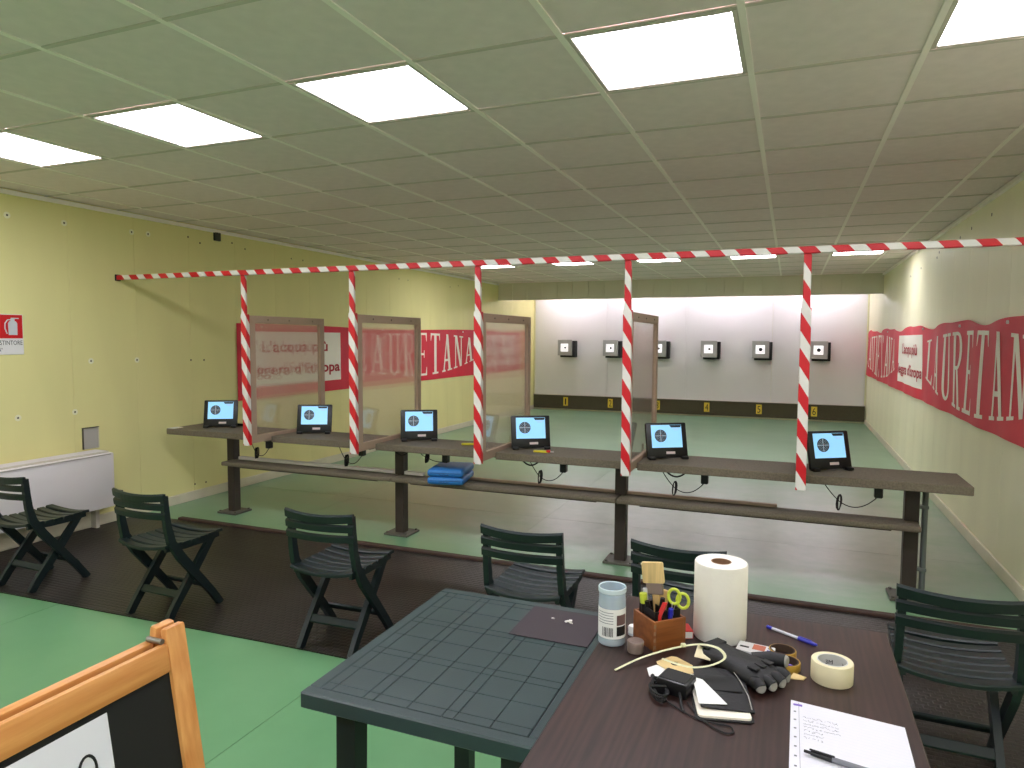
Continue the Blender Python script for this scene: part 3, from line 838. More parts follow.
# ------------------------------------------------------------------ folding chairs
def make_chair():
    o = thing('folding_chair', '', 'chair', (0, 0, 0), 0, 'green plastic folding chairs')
    # outer frames: back stile running down into the front leg
    def stile(s):
        pts = [(s * .172, -.188, .700), (s * .173, -.184, .62), (s * .175, -.176, .53), (s * .178, -.156, .44), (s * .178, -.10, .35), (s * .178, .01, .21), (s * .178, .105, .09), (s * .178, .168, .0)]
        return MB().bar(pts, .026, [.030, .034, .038, .044, .050, .044, .040, .038])
    for s in (-1, 1): stile(s).build('stile_leg', 'chair_green', o)
    for s in (-1, 1):
        pts = [(s * .148, .150, .405), (s * .148, .07, .305), (s * .148, -.03, .18), (s * .148, -.115, .075), (s * .148, -.168, .0)]
        MB().bar(pts, .026, [.036, .046, .048, .042, .040]).build('rear_leg', 'chair_green', o)
    MB().box((0, -.085, .125), (.28, .018, .042), .005, Matrix.Rotation(-.7, 3, 'X')).build('stretcher', 'chair_green', o)
    MB().box((0, .115, .115), (.345, .018, .042), .005, Matrix.Rotation(.7, 3, 'X')).build('stretcher', 'chair_green', o)
    # curved back slats
    for k in range(3):
        z = .696 - k * .052; y = -.203 + k * .005
        mb = MB(); n = 12; vs = []; fs = []
        hh = .035 if k else .040
        for i in range(n + 1):
            x = -.192 + .384 * i / n; c = (x / .192) ** 2
            yo = -.030 * (1 - c)
            ex_ = .010 * (1 - c) * (-1 if k == 0 else 0)
            for (dy, dz) in ((-.010, -hh / 2), (.010, -hh / 2 + .004), (.010, hh / 2), (-.002, hh / 2 + .003), (-.010, hh / 2 - .006)):
                vs.append((x, y + yo + dy - dz * .12, z + dz + ex_))
        for i in range(n):
            for q in range(5): fs.append((i * 5 + q, i * 5 + (q + 1) % 5, (i + 1) * 5 + (q + 1) % 5, (i + 1) * 5 + q))
        fs += [tuple(range(5))[::-1], tuple(n * 5 + q for q in range(5))]
        mb.add(vs, fs); mb.build('back_slat', 'chair_green', o)
    # seat: dished cross slats on two side rails
    def seat_z(y): return .412 - .012 * (1 - (y / .2) ** 2)
    for s in (-1, 1):
        MB().bar([(s * .160, -.18, .405), (s * .160, -.05, .394), (s * .160, .09, .394), (s * .160, .18, .403)], .018, .028).build('seat_rail', 'chair_green', o)
    n = 7
    for k in range(n):
        y = -.172 + k * .0575; w = .178 - .0 * k
        mb = MB(); m_ = 10; vs = []; fs = []
        for i in range(m_ + 1):
            x = -w + 2 * w * i / m_; c = (x / w) ** 2
            z = seat_z(y) + .018 * c
            yo = -.018 * (1 - c) if k == 0 else (0.012 * (1 - c) if k == n - 1 else 0)
            hw = .0245
            for dy, dz in ((-hw, -.012), (hw, -.012), (hw, .0), (hw - .005, .005), (-hw + .005, .005), (-hw, .0)):
                vs.append((x, y + dy + yo, z + dz))
        for i in range(m_):
            for q in range(6): fs.append((i * 6 + q, i * 6 + (q + 1) % 6, (i + 1) * 6 + (q + 1) % 6, (i + 1) * 6 + q))
        fs += [tuple(range(6))[::-1], tuple(m_ * 6 + q for q in range(6))]
        mb.add(vs, fs); mb.build('seat_slat', 'chair_green', o)
    return o
ch0 = make_chair()
CH = [(-4.35, 2.83, -1, 'dark green folding chair in front of the white convector, cut by photo edge'),
      (-3.23, 2.83, -1, 'dark green folding chair, second from the left wall, on the mat edge'),
      (-2.08, 2.86, 2, 'dark green folding chair behind the left corner of the green table'),
      (-1.07, 2.96, 0, 'dark green folding chair directly beyond the far edge of the green table'),
      (-0.385, 2.98, -4, 'dark green folding chair half hidden behind the paper roll and pen box'),
      (0.56, 2.82, -2, 'dark green folding chair at right edge of the photo beside the brown table')]
for k, (x, y, a, l) in enumerate(CH):
    zf = 0.0075
    if k == 0: ch0.location = (x, y, zf); ch0.rotation_euler = (0, 0, math.radians(a)); ch0['label'] = l
    else: copy_tree(ch0, (x, y, zf), math.radians(a), l)

# ------------------------------------------------------------------ green plastic table
GT = thing('plastic_table', 'dark green plastic garden table with square pattern top', 'table', (-0.72, 1.645, 0))
tx0, tx1, ty0, ty1, tz = -1.05, -0.452, 1.265, 2.00, .72
gx, gy = -0.72, 1.645
hx0, hx1, hy0, hy1 = tx0 - gx, tx1 - gx, ty0 - gy, ty1 - gy
MB().box(((hx0 + hx1) / 2, (hy0 + hy1) / 2, tz - .0155), (hx1 - hx0 - .06, hy1 - hy0 - .06, .025)).build('table_top', 'table_green_dark', GT)
for s, (a, b) in ((0, (hx0, hy0)), (1, (hx1, hy1))):
    y = hy0 + .0175 if s == 0 else hy1 - .0175
    MB().box(((hx0 + hx1) / 2, y, tz - .02), (hx1 - hx0, .035, .04), .004).build('apron', 'table_green', GT)
    x = hx0 + .0175 if s == 0 else hx1 - .0175
    MB().box((x, (hy0 + hy1) / 2, tz - .02), (.035, hy1 - hy0 - .07, .04), .004).build('apron', 'table_green', GT)
def spans(a, b, pat):
    tot = sum(pat); k = (b - a) / tot; out = []; q = a
    for w_ in pat: out.append((q, q + w_ * k)); q += w_ * k
    return out
sxs = spans(hx0 + .035, hx1 - .035, [3, 9, 3, 9, 9, 3, 9, 9]); sys_ = spans(hy0 + .035, hy1 - .035, [3, 9, 9, 3, 9, 9, 3, 9, 9, 3])
for (a, b) in sxs:
    for (c_, d) in sys_:
        MB().box(((a + b) / 2, (c_ + d) / 2, tz - .0025), (b - a - .002, d - c_ - .002, .004), .0008).build('top_square', 'table_green', GT)
for sx_ in (hx0 + .105, hx1 - .07):
    for sy_ in (hy0 + .06, hy1 - .06):
        MB().bar([(sx_, sy_, tz - .03), (sx_ * 1.02, sy_ * 1.02, 0.0)], .052, [.052, .044]).build('leg', 'table_green_dark', GT)
tag(MB().box((-.600, 1.855, tz + .0012), (.23, .215, .0022)).build('plum_sheet', 'sheet_plum'), 'plum coloured plastic sheet lying on the green table corner', 'sheet')
for k, (x, y) in enumerate([(-.63, 1.89), (-.585, 1.885), (-.577, 1.893), (-.572, 1.879)]):
    tag(MB().box((x, y, tz + .0045), (.010 + .004 * (k % 2), .004 + .003 * (k % 3), .004), .001, Matrix.Rotation(k * 0.9, 3, 'Z')).build('paper_scrap', 'crumb'), 'tiny white paper scrap on the plum sheet', 'scrap', 'scraps on the plum sheet')

# ------------------------------------------------------------------ brown table
BT = thing('wooden_table', 'dark brown wood grain table in the foreground holding the tools', 'table', (-0.09, 1.35, 0))
T = .755
MB().box((0, 0, T - .0125), (.715, 1.46, .025), .003).build('table_top', 'wenge', BT)
for sx_ in (-.30, .30):
    for sy_ in (-.66, .66):
        MB().box((sx_, sy_, .365), (.045, .045, .73), .004).build('leg', 'post_brown', BT)
for sx_ in (-.30, .30): MB().box((sx_, 0, .70), (.03, 1.27, .05)).build('side_rail', 'post_brown', BT)

# ------------------------------------------------------------------ things on the brown table
# plastic jar
o = thing('plastic_jar', 'clear plastic jar with white label beside the wooden pen box', 'jar', (-.415, 1.735, T))
MB().lathe([(0, .001), (.033, .001), (.0355, .004), (.0355, .118), (.0345, .122), (.0345, .150), (.0325, .150), (.0325, .006), (0, .006)], n=28).build('body', 'clear_plastic', o)
MB().lathe([(0, .008), (.031, .008), (.031, .040), (0, .040)], n=24).build('contents', 'jar_plastic', o)
MB().lathe([(.0318, .105), (.0318, .128)], n=24).build('tinted_band', 'jar_tint', o)
def wrap(a0, a1, z0, z1, r, n=12):
    vs = []; 
    for k in range(n + 1):
        a = a0 + (a1 - a0) * k / n; vs += [(r * math.cos(a), r * math.sin(a), z0), (r * math.cos(a), r * math.sin(a), z1)]
    mb = MB(); mb.add(vs, [(2 * k, 2 * k + 2, 2 * k + 3, 2 * k + 1) for k in range(n)], None, True); return mb
av = math.atan2(-1.735, .415)
lb = wrap(av - 1.5, av + 1.5, .022, .100, .0358, 18).build('label', 'card_white', o)
wrap(av + .35, av + 1.2, .030, .055, .0361).build('label_print', 'ink_black', lb)
wrap(av + .35, av + 1.2, .058, .085, .0361).build('label_print', 'label_brown', lb)
for k in range(7): wrap(av - .75 + k * .13, av - .75 + k * .13 + (.08 if k % 3 else .05), .028, .052, .0361, 2).build('barcode_bar', 'ink_black', lb)
for k in range(5): wrap(av - 1.2, av + .1, .062 + k * .007, .0635 + k * .007, .0361, 8).build('text_line', 'ink_grey', lb)
MB().lathe([(.0350, .138), (.0368, .140), (.0368, .150), (.0350, .152), (.0330, .150)], n=28).build('rim', 'jar_plastic', o)

# wooden pen box
PB = thing('pen_box', 'small open wooden box full of pens, brush and scissors', 'box', (-.300, 1.785, T), math.radians(-46) + PI / 2)
def rb(mb, nm, mm, par=PB): return mb.build(nm, mm, par)
bw, bd, bh, th = .098, .098, .078, .007
for s in (-1, 1):
    MB().box((s * (bw / 2 - th / 2), 0, bh / 2), (th, bd, bh), .001).build('side', 'box_wood', PB)
    MB().box((0, s * (bd / 2 - th / 2), bh / 2), (bw - 2 * th, th, bh), .001).build('side', 'box_wood', PB)
MB().box((0, 0, .004), (bw - 2 * th, bd - 2 * th, .006)).build('bottom', 'box_wood', PB)
for k in range(4):
    MB().box((-bw / 2 + .003, -bd / 2 - .0003, .012 + k * .018), (.0066, .0008, .009)).build('finger_joint', 'cardboard_core', PB)
tray = MB()
for s in (-1, 1):
    tray.box((s * .037, 0, .078), (.002, .076, .04)).box((0, s * .037, .078), (.076, .002, .04))
tray.box((0, 0, .078), (.002, .074, .036)).box((0, 0, .060), (.074, .074, .003))
tag(tray.build('pen_tray', 'black_plastic', None, (-.300, 1.785, T), (0, 0, math.radians(44))), 'black divided plastic tray set inside the wooden box', 'tray')
# stationery standing in the box (world coordinates)
bc = Vector((-.300, 1.785, T))
o = thing('paint_brush', 'flat paint brush with pale bristles standing in the wooden box', 'brush', bc + Vector((-.014, .018, .066)))
Mr = Matrix.Rotation(math.radians(-6), 3, 'Y')
MB().box((-.008, 0, .112), (.058, .014, .058), .005, Mr, 2).build('bristles', 'bristle', o)
MB().box((-.002, 0, .070), (.044, .013, .032), .002, Mr).build('ferrule', 'tin_metal', o)
MB().box((.003, 0, .028), (.018, .010, .06), .003, Mr).build('handle', 'raw_wood', o)
o = thing('scissors', 'lime green handled scissors standing in the wooden box', 'scissors', bc + Vector((.024, .010, .062)))
for s, (cx, cz) in ((0, (.012, .062)), (1, (.034, .052))):
    MB().tube([(cx + .015 * math.cos(2 * PI * k / 16), .004 * s, cz + .020 * math.sin(2 * PI * k / 16)) for k in range(17)], .0042, 8, cap=False).build('handle', 'lime_plastic', o)
for s in (-1, 1): MB().bar([(.012 + s * .004, .002 * s, .045), (.004, .002 * s, .0)], .010, .002, (0, 1, 0)).build('blade', 'aluminium', o)
o = thing('highlighter', 'yellow highlighter cap up at the left of the wooden box', 'pen', bc + Vector((-.036, -.008, .062)))
MB().tube([(0, 0, 0), (-.004, 0, .045)], .008, 10).build('barrel', 'black_plastic', o)
MB().tube([(-.004, 0, .040), (-.006, 0, .066)], [.0095, .0105], 10).build('cap', 'lime_plastic', o)
def marker(dx, dy, lean, h, m1, m2, label):
    o = thing('marker_pen', label, 'pen', bc + Vector((dx, dy, .062)))
    MB().tube([(0, 0, 0), (lean * .6, -.004, h * .62)], .0065, 10).build('barrel', m1, o)
    MB().tube([(lean * .6, -.004, h * .6), (lean, -.006, h)], [.0078, .0062], 10).build('cap', m2, o)
marker(.006, -.018, .006, .066, 'black_plastic', 'black_plastic', 'black marker pen upright in the middle of the wooden box')
marker(-.020, -.012, -.010, .050, 'black_plastic', 'black_plastic', 'black marker pen leaning left in the wooden box')
marker(.030, -.020, .004, .042, 'blue_plastic', 'blue_plastic', 'blue pen at the right of the wooden box')
marker(-.036, .012, -.004, .074, 'aluminium', 'clear_barrel', 'silver pen at the back left of the wooden box')
o = thing('snap_knife', 'red snap-off knife hanging over the front corner of the wooden box', 'knife', bc + Vector((.004, -.042, .058)))
MB().bar([(0, 0, 0), (.004, .002, .03), (.016, .012, .062)], .012, [.012, .016, .013]).build('handle', 'red_plastic', o)
MB().box((0, -.001, -.004), (.008, .006, .014)).build('tip', 'card_white', o)
o = tag(MB().box((0, 0, 0), (.030, .006, .075), .002, Matrix.Rotation(.15, 3, 'Y')).build('wood_stick', 'raw_wood', None, bc + Vector((.002, .022, .098))), 'flat pale wooden stick standing in the wooden box', 'stick')

# paper towel roll
o = thing('paper_roll', 'tall white roll of paper towel standing on the brown table', 'paper roll', (-.155, 1.885, T))
MB().lathe([(.025, .0005), (.0665, .0005), (.069, .004), (.0690, .201), (.0670, .2045), (.025, .2045)], n=40, closed=True).build('paper', 'tissue', o)
MB().lathe([(.0240, .001), (.0265, .001), (.0265, .2050), (.0240, .2050)], n=28, closed=True).build('core', 'cardboard_core', o)
# small round tin
o = thing('pellet_tin', 'small round metal tin in front of the wooden box', 'tin', (-.345, 1.702, T))
MB().lathe([(0, .001), (.0195, .001), (.0205, .003), (.0205, .016), (0, .016)], n=28).build('base', 'tin_metal', o)
MB().lathe([(.0208, .015), (.0212, .016), (.0212, .028), (.0200, .030), (.012, .0298), (.011, .0306), (0, .0306)], n=28).build('lid', 'tin_metal', o)
# white cap behind the jar, red box behind the roll
o = thing('bottle_cap', 'little white cap lying between the jar and wooden box', 'cap', (-.372, 1.80, T))
MB().lathe([(0, .026), (.011, .026), (.013, .023), (.013, .001), (0, .001)], n=18).build('shell', 'card_white', o)
MB().lathe([(.0133, .002), (.0138, .003), (.0138, .007), (.0133, .008)], n=18).build('ring', 'sign_grey', o)
o = thing('match_box', 'small dark red box between wooden box and paper roll', 'box', (-.243, 1.852, T), .4)
MB().box((0, 0, .011), (.034, .05, .022), .001).build('sleeve', 'red_plastic', o)
MB().box((0, 0, .011), (.030, .0515, .017)).build('drawer', 'card_white', o)

# blue ballpoint
def ballpoint(loc, rz, label, barrel, ends, L=.145):
    o = thing('ballpoint_pen', label, 'pen', loc, rz)
    MB().tube([(-L / 2 + .01, 0, .0045), (L / 2 - .045, 0, .0045)], .0042, 8).build('barrel', barrel, o)
    MB().tube([(-L / 2, 0, .0045), (-L / 2 + .016, 0, .0045)], .0046, 8).build('end_plug', ends, o)
    MB().tube([(L / 2 - .052, 0, .0045), (L / 2 - .012, 0, .0045), (L / 2, 0, .0045)], [.0052, .005, .003], 8).build('cap', ends, o)
    MB().box((L / 2 - .032, 0, .0105), (.034, .003, .002)).build('clip', ends, o)
    return o
ballpoint((.025, 1.95, T), math.atan2(-.075, .124), 'clear ballpoint with blue ends lying near the table far edge', 'clear_barrel', 'blue_plastic')

# rolls of tape
def tape_roll(name, loc, r0, r1, h, m_out, m_core, label, tilt=(0, 0, 0)):
    o = thing(name, label, 'tape', loc); o.rotation_euler = tilt
    MB().lathe([(r0 + .003, .0005), (r1 - .001, .0005), (r1, .002), (r1, h - .002), (r1 - .001, h), (r0 + .003, h)], n=36, closed=True).build('tape_winding', m_out, o)
    MB().lathe([(r0, .0005), (r0 + .003, .0005), (r0 + .003, h + .0004), (r0, h + .0004)], n=36, closed=True).build('core', m_core, o)
    return o
mtp = tape_roll('masking_tape', (.113, 1.735, T), .031, .046, .048, 'masking_tape', 'tape_core', 'wide cream masking tape roll on the brown table')
for k in range(5):
    a = .5 + k * 1.25
    lettering('3M', .016, .010, 'ink_black', mtp, (.0292 * math.cos(a), .0292 * math.sin(a), .030), (0, 0, a - PI / 2))
tape_roll('gold_tape', (.012, 1.755, T), .027, .034, .020, 'gold_tape', 'tape_core_brown', 'gold tape roll beside the glove, nearer of two')
tape_roll('gold_tape', (.004, 1.822, T), .027, .033, .018, 'gold_tape', 'tape_core_brown', 'gold tape roll lying behind the other gold roll')
tag(MB().box((.012, 1.757, T + .006), (.045, .016, .010), .002, Matrix.Rotation(-.5, 3, 'Z')).build('purple_tag', 'purple_card'), 'purple tag lying inside the nearer gold tape roll', 'tag')
tag(MB().add([(.020, 1.70, T + .001), (.052, 1.705, T + .001), (.058, 1.718, T + .002), (.030, 1.722, T + .006), (.020, 1.70, T + .003), (.052, 1.705, T + .003), (.058, 1.718, T + .004), (.030, 1.722, T + .008)], [(3, 2, 1, 0), (4, 5, 6, 7), (0, 1, 5, 4), (1, 2, 6, 5), (2, 3, 7, 6), (3, 0, 4, 7)]).build('tape_scrap', 'cream_card'), 'loose beige tape scrap beside the nearer gold roll', 'scrap')

# lined sheet with handwriting
o = thing('paper_sheet', 'white lined score sheet with handwriting at the table edge', 'paper', (.130, 1.44, T))
pw, ph = .218, .305
sh = MB(); n = 8; vs = []; fs = []
x0, x1, yt = -.106, .112, .155
for zz in (.0004, .0010):
    vs += [(x0 + .0, .160, zz), (x1, .132, zz), (x1 - .004, -.160, zz), (x0 - .004, -.135, zz)]
sh.add(vs, [(3, 2, 1, 0), (4, 5, 6, 7), (0, 1, 5, 4), (1, 2, 6, 5), (2, 3, 7, 6), (3, 0, 4, 7)]).build('sheet', 'paper_white', o)
ln = MB()
for k in range(22):
    y = .125 - k * .0115
    ln.add([(x0 + .018, y + .014, .0012), (x1 - .004, y - .012, .0012), (x1 - .004, y - .0125, .0012), (x0 + .018, y + .0135, .0012)], [(0, 1, 2, 3)])
ln.build('ruled_lines', 'sign_grey', o)
MB().box((x0 + .016, .008, .0012), (.0008, .29, .0002)).build('margin_line', 'ink_grey', o)
wr_ = MB(); rg = random.Random(3)
for row in range(7):
    y = .098 - row * .0135; x = x0 + .022
    for q in range(9 if row < 4 else 5):
        p_ = [(x + rg.uniform(0, .006) + u * .0018, y + rg.uniform(-.004, .004) - (x - x0) * .11, .0014) for u in range(4)]
        wr_.tube(p_, .0003, 3, cap=False); x += .0075
wr_.build('handwriting', 'ink_grey', o)
mk = MB()
for k in range(8): mk.box((x0 + .008, .112 - k * .034, .0013), (.005, .005, .0002))
mk.build('row_numbers', 'ink_grey', o)
MB().box((x0 + .014, .142, .0013), (.018, .008, .0002)).build('ink_smudge', 'purple_card', o)
o = thing('gel_pen', 'black and clear gel pen resting on the score sheet', 'pen', (.108, 1.382, T + .0012), math.radians(-12))
MB().tube([(-.05, 0, .006), (-.012, 0, .006)], [.0045, .0058], 10).build('grip', 'black_plastic', o)
MB().tube([(-.012, 0, .006), (.075, 0, .006)], .0054, 10).build('barrel', 'ink_grey', o)
MB().box((-.03, 0, .0125), (.045, .004, .003), .001).build('clip', 'black_plastic', o)
MB().tube([(-.062, 0, .006), (-.05, 0, .006)], .003, 8).build('push_button', 'black_plastic', o)

# glove
GL = thing('shooting_glove', 'black padded shooting glove with open grey lined finger ends', 'glove', (-.066, 1.670, T), math.radians(-34))
def ring_loft(mb, rings, n=18):
    vs = []; fs = []
    for (c, rx, rz, ang) in rings:
        for k in range(n):
            a = 2 * PI * k / n
            lx = math.copysign(abs(math.cos(a)) ** .75, math.cos(a)) * rx; lz = math.sin(a) * rz
            vs.append((c[0] - lx * math.sin(ang), c[1] + lx * math.cos(ang), c[2] + lz))
    for i in range(len(rings) - 1):
        for k in range(n): fs.append((i * n + k, i * n + (k + 1) % n, (i + 1) * n + (k + 1) % n, (i + 1) * n + k))
    mb.add(vs, fs, None, True)
    L = len(rings) - 1
    mb.add(vs[:n], [tuple(range(n))]); mb.add(vs[L * n:], [tuple(range(n))])
mb = MB()
ring_loft(mb, [((-.125, .004, .020), .046, .018, 0), ((-.105, .003, .022), .047, .021, .03), ((-.07, 0, .023), .042, .022, 0), ((-.03, -.002, .024), .046, .023, 0), ((.01, -.004, .024), .052, .023, 0), ((.045, -.004, .022), .050, .020, 0), ((.060, -.004, .020), .044, .014, 0)])
mb.build('palm', 'black_leather', GL)
for k, (yy, L, an) in enumerate(((.040, .026, .22), (.013, .034, .05), (-.014, .032, -.10), (-.040, .024, -.3))):
    d = Vector((math.cos(an), math.sin(an), 0)); p0 = Vector((.045, yy - .004, .022)); p1 = p0 + d * L * .6 + Vector((0, 0, .004)); p2 = p0 + d * L + Vector((0, 0, -.002))
    fg = MB().tube([p0, p1, p2], [.0145, .0140, .0130], 12).build('finger', 'black_leather', GL)
    MB().tube([p2 - d * .002, p2 + d * .004], [.0125, .0105], 12).build('finger_lining', 'leather_liner', fg)
p0 = Vector((-.02, .038, .024)); p1 = Vector((.010, .066, .034)); p2 = Vector((.040, .078, .036))
th_ = MB().tube([p0, p1, p2], [.020, .0175, .0155], 12).build('thumb', 'black_leather', GL)
MB().tube([p2 - Vector((.002, 0, 0)), p2 + Vector((.005, .002, 0))], [.0148, .012], 12).build('thumb_lining', 'leather_liner', th_)
MB().box((-.112, .003, .0405), (.030, .070, .006), .002).build('wrist_strap', 'black_matt', GL)
for k in range(3): MB().box((.030, .024 - k * .026, .0452), (.026, .016, .004), .0015).build('knuckle_pad', 'black_matt', GL)

# wallet-like notebook with papers
NB = thing('notebook', 'open black wallet notebook with white paper inside near the adapter', 'notebook', (-.126, 1.545, T), math.radians(14))
def rrect(w, h, r, n=5):
    out = []
    for cx, cy, a0 in ((w / 2 - r, h / 2 - r, 0), (-w / 2 + r, h / 2 - r, PI / 2), (-w / 2 + r, -h / 2 + r, PI), (w / 2 - r, -h / 2 + r, 1.5 * PI)):
        for k in range(n + 1): out.append((cx + r * math.cos(a0 + k * PI / 2 / n), cy + r * math.sin(a0 + k * PI / 2 / n)))
    return out
MB().prism(rrect(.120, .195, .012), .0005, .004).build('lower_cover', 'black_leather', NB)
MB().prism(rrect(.110, .182, .008), .004, .0085).build('pages', 'banner_letter', NB)
MB().prism(rrect(.112, .165, .004), 0, .0035, Matrix.Translation((.010, .016, .0145)) @ Matrix.Rotation(.05, 4, 'Y') @ Matrix.Rotation(.06, 4, 'X')).build('upper_cover', 'black_leather', NB)
MB().prism([(-.05, .05), (-.028, .04), (.012, -.05), (-.048, -.055)], 0, .001, Matrix.Translation((-.002, -.004, .0200)) @ Matrix.Rotation(.07, 4, 'X')).build('folded_note', 'card_white', NB)
MB().box((.014, .03, .0198), (.075, .06, .002), .0008, Matrix.Rotation(.05, 3, 'X')).build('velcro_patch', 'black_matt', NB)
MB().tube([(.058, -.07, .018), (.060, -.02, .022), (.054, .04, .024), (.046, .078, .026)], .0012, 5).build('edge_stitch', 'leather_liner', NB)

# cards and papers under the cable tie
o = thing('hole_card', 'cream card with a round hole lying behind the adapter', 'card', (-.232, 1.655, T + .004), math.radians(-35))
n = 24; vs = []; fs = []
out_ = []
for k in range(n):
    a = 2 * PI * k / n; ca, sa = math.cos(a), math.sin(a); q = min(.045 / max(abs(ca), 1e-6), .034 / max(abs(sa), 1e-6)); out_.append((q * ca, q * sa))
inn = [(-.012 + .010 * math.cos(2 * PI * k / n), .004 + .010 * math.sin(2 * PI * k / n)) for k in range(n)]
for z in (0, .0012):
    vs += [(x, y, z) for x, y in out_] + [(x, y, z) for x, y in inn]
for k in range(n):
    j = (k + 1) % n
    fs += [(k, n + k, n + j, j), (2 * n + k, 2 * n + j, 3 * n + j, 3 * n + k), (k, j, 2 * n + j, 2 * n + k), (n + k, 3 * n + k, 3 * n + j, n + j)]
MB().add(vs, fs).build('card', 'cream_card', o)
MB().add([(.02, -.03, .0014), (.042, -.03, .0014), (.042, -.028, .0014), (.02, -.028, .0014)], [(0, 1, 2, 3)]).build('print_line', 'ink_grey', o)
tag(MB().prism([(-.035, -.028), (.030, -.026), (.026, .026), (-.012, .030), (-.036, .012)], 0, .0015, Matrix.Translation((-.262, 1.622, T + .0005)) @ Matrix.Rotation(.3, 4, 'Z')).build('white_slip', 'card_white'), 'torn white paper slip beside the black adapter', 'paper')
tag(MB().prism([(-.018, -.02), (.02, -.024), (.024, .02), (-.014, .024)], 0, .0014, Matrix.Translation((-.178, 1.700, T + .030)) @ Matrix.Rotation(.35, 4, 'X')).build('beige_tag', 'masking_tape'), 'small beige tag resting against the glove cuff', 'tag')

# power adapter and cord
o = thing('wall_adapter', 'black power brick lying on the brown table beside the notebook', 'adapter', (-.218, 1.545, T), math.radians(-14))
MB().box((0, 0, .017), (.072, .062, .034), .005, seg=2).build('block', 'black_plastic', o)
MB().box((0, .0, .0345), (.060, .05, .001)).build('top_plate', 'black_matt', o)
MB().tube([(.02, -.031, .014), (.028, -.043, .008), (.036, -.060, .004), (.05, -.080, .003)], .0032, 8).build('strain_relief', 'black_matt', o)
cd_ = [(-.186, 1.512, .004), (-.160, 1.470, .003), (-.130, 1.440, .003), (-.100, 1.424, .003), (-.085, 1.432, .003), (-.092, 1.452, .003), (-.120, 1.452, .003), (-.155, 1.455, .003), (-.185, 1.470, .003), (-.215, 1.490, .004), (-.240, 1.505, .008)]
def smooth(pts, n=5):
    P_ = [Vector(q) for q in pts]; out = []
    for i in range(len(P_) - 1):
        a, b, c_, d = P_[max(i - 1, 0)], P_[i], P_[i + 1], P_[min(i + 2, len(P_) - 1)]
        for k in range(n):
            t_ = k / n
            out.append(.5 * ((2 * b) + (c_ - a) * t_ + (2 * a - 5 * b + 4 * c_ - d) * t_ ** 2 + (3 * b - a - 3 * c_ + d) * t_ ** 3))
    out.append(P_[-1]); return out
CB = thing('adapter_cord', 'thin black cord with bundled coil and plug on the brown table', 'cord', (0, -.018, T))
MB().tube(smooth(cd_), .0017, 6).build('cord', 'black_matt', CB)
b = MB(); rg = random.Random(5)
for q in range(6):
    c0 = Vector((-.252, 1.530, .008 + .003 * (q % 3))); a = math.radians(112)
    dx, dy = math.cos(a), math.sin(a)
    b.tube([c0 + Vector((dx * .042 * math.cos(w_ * PI / 8) - dy * (.010 + .002 * q) * math.sin(w_ * PI / 8), dy * .042 * math.cos(w_ * PI / 8) + dx * (.010 + .002 * q) * math.sin(w_ * PI / 8), .006 * math.sin(w_ * PI / 8 + q))) for w_ in range(17)], .0022, 6)
b.build('coil', 'black_matt', CB)
MB().box((-.252, 1.530, .011), (.034, .008, .022), .002, Matrix.Rotation(.35, 3, 'Z')).build('coil_tie', 'black_plastic', CB)
MB().tube([(-.262, 1.562, .006), (-.272, 1.584, .006), (-.279, 1.600, .006)], [.0035, .005, .005], 8).build('plug', 'black_plastic', CB)

# pale cable tie looping over
ct = smooth([(-.369, 1.581, .003), (-.330, 1.632, .012), (-.285, 1.672, .022), (-.235, 1.695, .035), (-.185, 1.692, .052), (-.140, 1.665, .062), (-.120, 1.625, .060), (-.145, 1.598, .050), (-.185, 1.590, .040), (-.225, 1.596, .038), (-.262, 1.614, .036)])
o = thing('cable_tie', 'long pale plastic cable tie curling over the cards', 'cable tie', (0, 0, T))
MB().tube(ct, [.0035] * len(ct), 6, flat=.45).build('strap', 'cable_tie', o)
MB().box((-.225, 1.699, .040), (.012, .009, .008), .001, Matrix.Rotation(.5, 3, 'Z')).build('head', 'cable_tie', o)

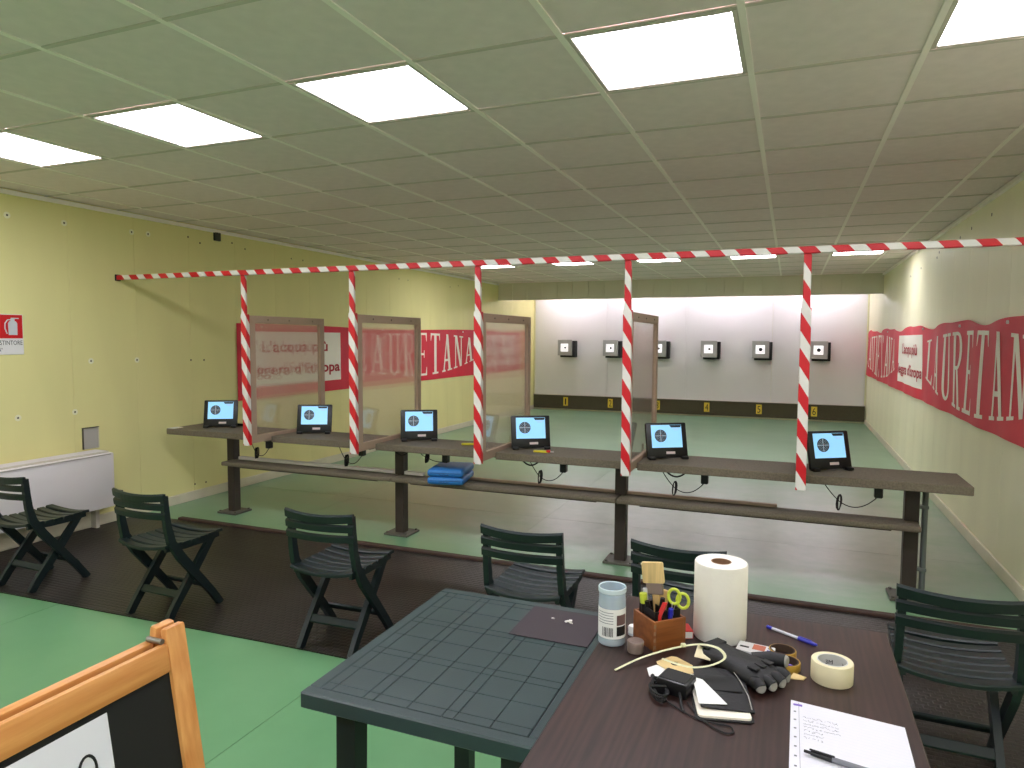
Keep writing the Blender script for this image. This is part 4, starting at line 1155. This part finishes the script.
# small packs behind the glove
o = thing('blister_pack', 'pale blue blister pack lying behind the black glove', 'pack', (-.150, 1.786, T), math.radians(-10))
MB().box((0, 0, .006), (.060, .050, .012), .002).build('tray', 'pack_blue', o)
for k in range(3): MB().box((-.018 + k * .018, 0, .0125), (.013, .036, .003), .001).build('bubble', 'clear_barrel', o)
o = thing('card_pack', 'white printed card pack with red picture behind the black glove', 'pack', (-.060, 1.806, T), math.radians(-8))
MB().box((0, 0, .008), (.088, .056, .016), .0015).build('carton', 'pack_white', o)
MB().box((.008, .006, .0163), (.030, .030, .0006)).build('picture', 'pack_print', o)
MB().box((-.026, -.004, .0163), (.022, .008, .0006)).build('title_bar', 'ink_black', o)
for k in range(3): MB().box((.034, .012 - k * .012, .0163), (.012, .005, .0006)).build('print_block', 'blue_plastic' if k == 1 else 'ink_grey', o)

# ------------------------------------------------------------------ wooden chalkboard stand
SG = thing('chalkboard_stand', 'pine framed folding chalkboard stand with a white paper, bottom left corner', 'sign board', (-1.185, .765, 0))
HB = .955; Wb = .56
for side in (1, -1):
    tl_ = math.radians(9.0) * side
    fr = bpy.data.objects.new('front_frame' if side > 0 else 'rear_frame', None); 
    bpy.data.objects.remove(fr)
    Mx = Matrix.Translation((side * .014, 0, HB)) @ Matrix.Rotation(-tl_, 4, 'Y') @ Matrix.Translation((0, 0, -HB))
    def B2(mb, nm, mm, par=SG):
        mb.v = [tuple(Mx @ Vector(v)) for v in mb.v]; return mb.build(nm, mm, par)
    sw = .048
    for s in (-1, 1):
        off = 0 if side > 0 else 0
        B2(MB().box((0, s * (Wb / 2 - sw / 2), HB / 2 + .008), (.020, sw, HB - .010), .006, seg=2), 'stile', 'pine_z')
    B2(MB().box((0, 0, HB - .055), (.018, Wb - 2 * sw, .058), .004, seg=2), 'top_rail', 'pine_x')
    B2(MB().box((0, 0, .20), (.018, Wb - 2 * sw, .058), .004, seg=2), 'bottom_rail', 'pine_x')
    bd_ = B2(MB().box((-side * .003, 0, (HB - .084 + .229) / 2), (.008, Wb - 2 * sw, HB - .084 - .229)), 'board', 'chalkboard')
    if side > 0:
        B2(MB().box((.0024, -.015, .709), (.0012, .212, .297)), 'notice_paper', 'paper_white', bd_)
        ring_ = MB().tube([(.0035, .042 + .016 * math.cos(2 * PI * k / 20), .778 + .025 * math.sin(2 * PI * k / 20)) for k in range(21)], .0026, 6, cap=False)
        B2(ring_, 'handwritten_mark', 'ink_black', bd_)
MB().tube([(-.02, Wb / 2 - .055, HB - .02), (.02, Wb / 2 - .055, HB - .02)], .006, 10).build('hinge', 'hinge_metal', SG)
MB().tube([(-.02, -Wb / 2 + .055, HB - .02), (.02, -Wb / 2 + .055, HB - .02)], .006, 10).build('hinge', 'hinge_metal', SG)
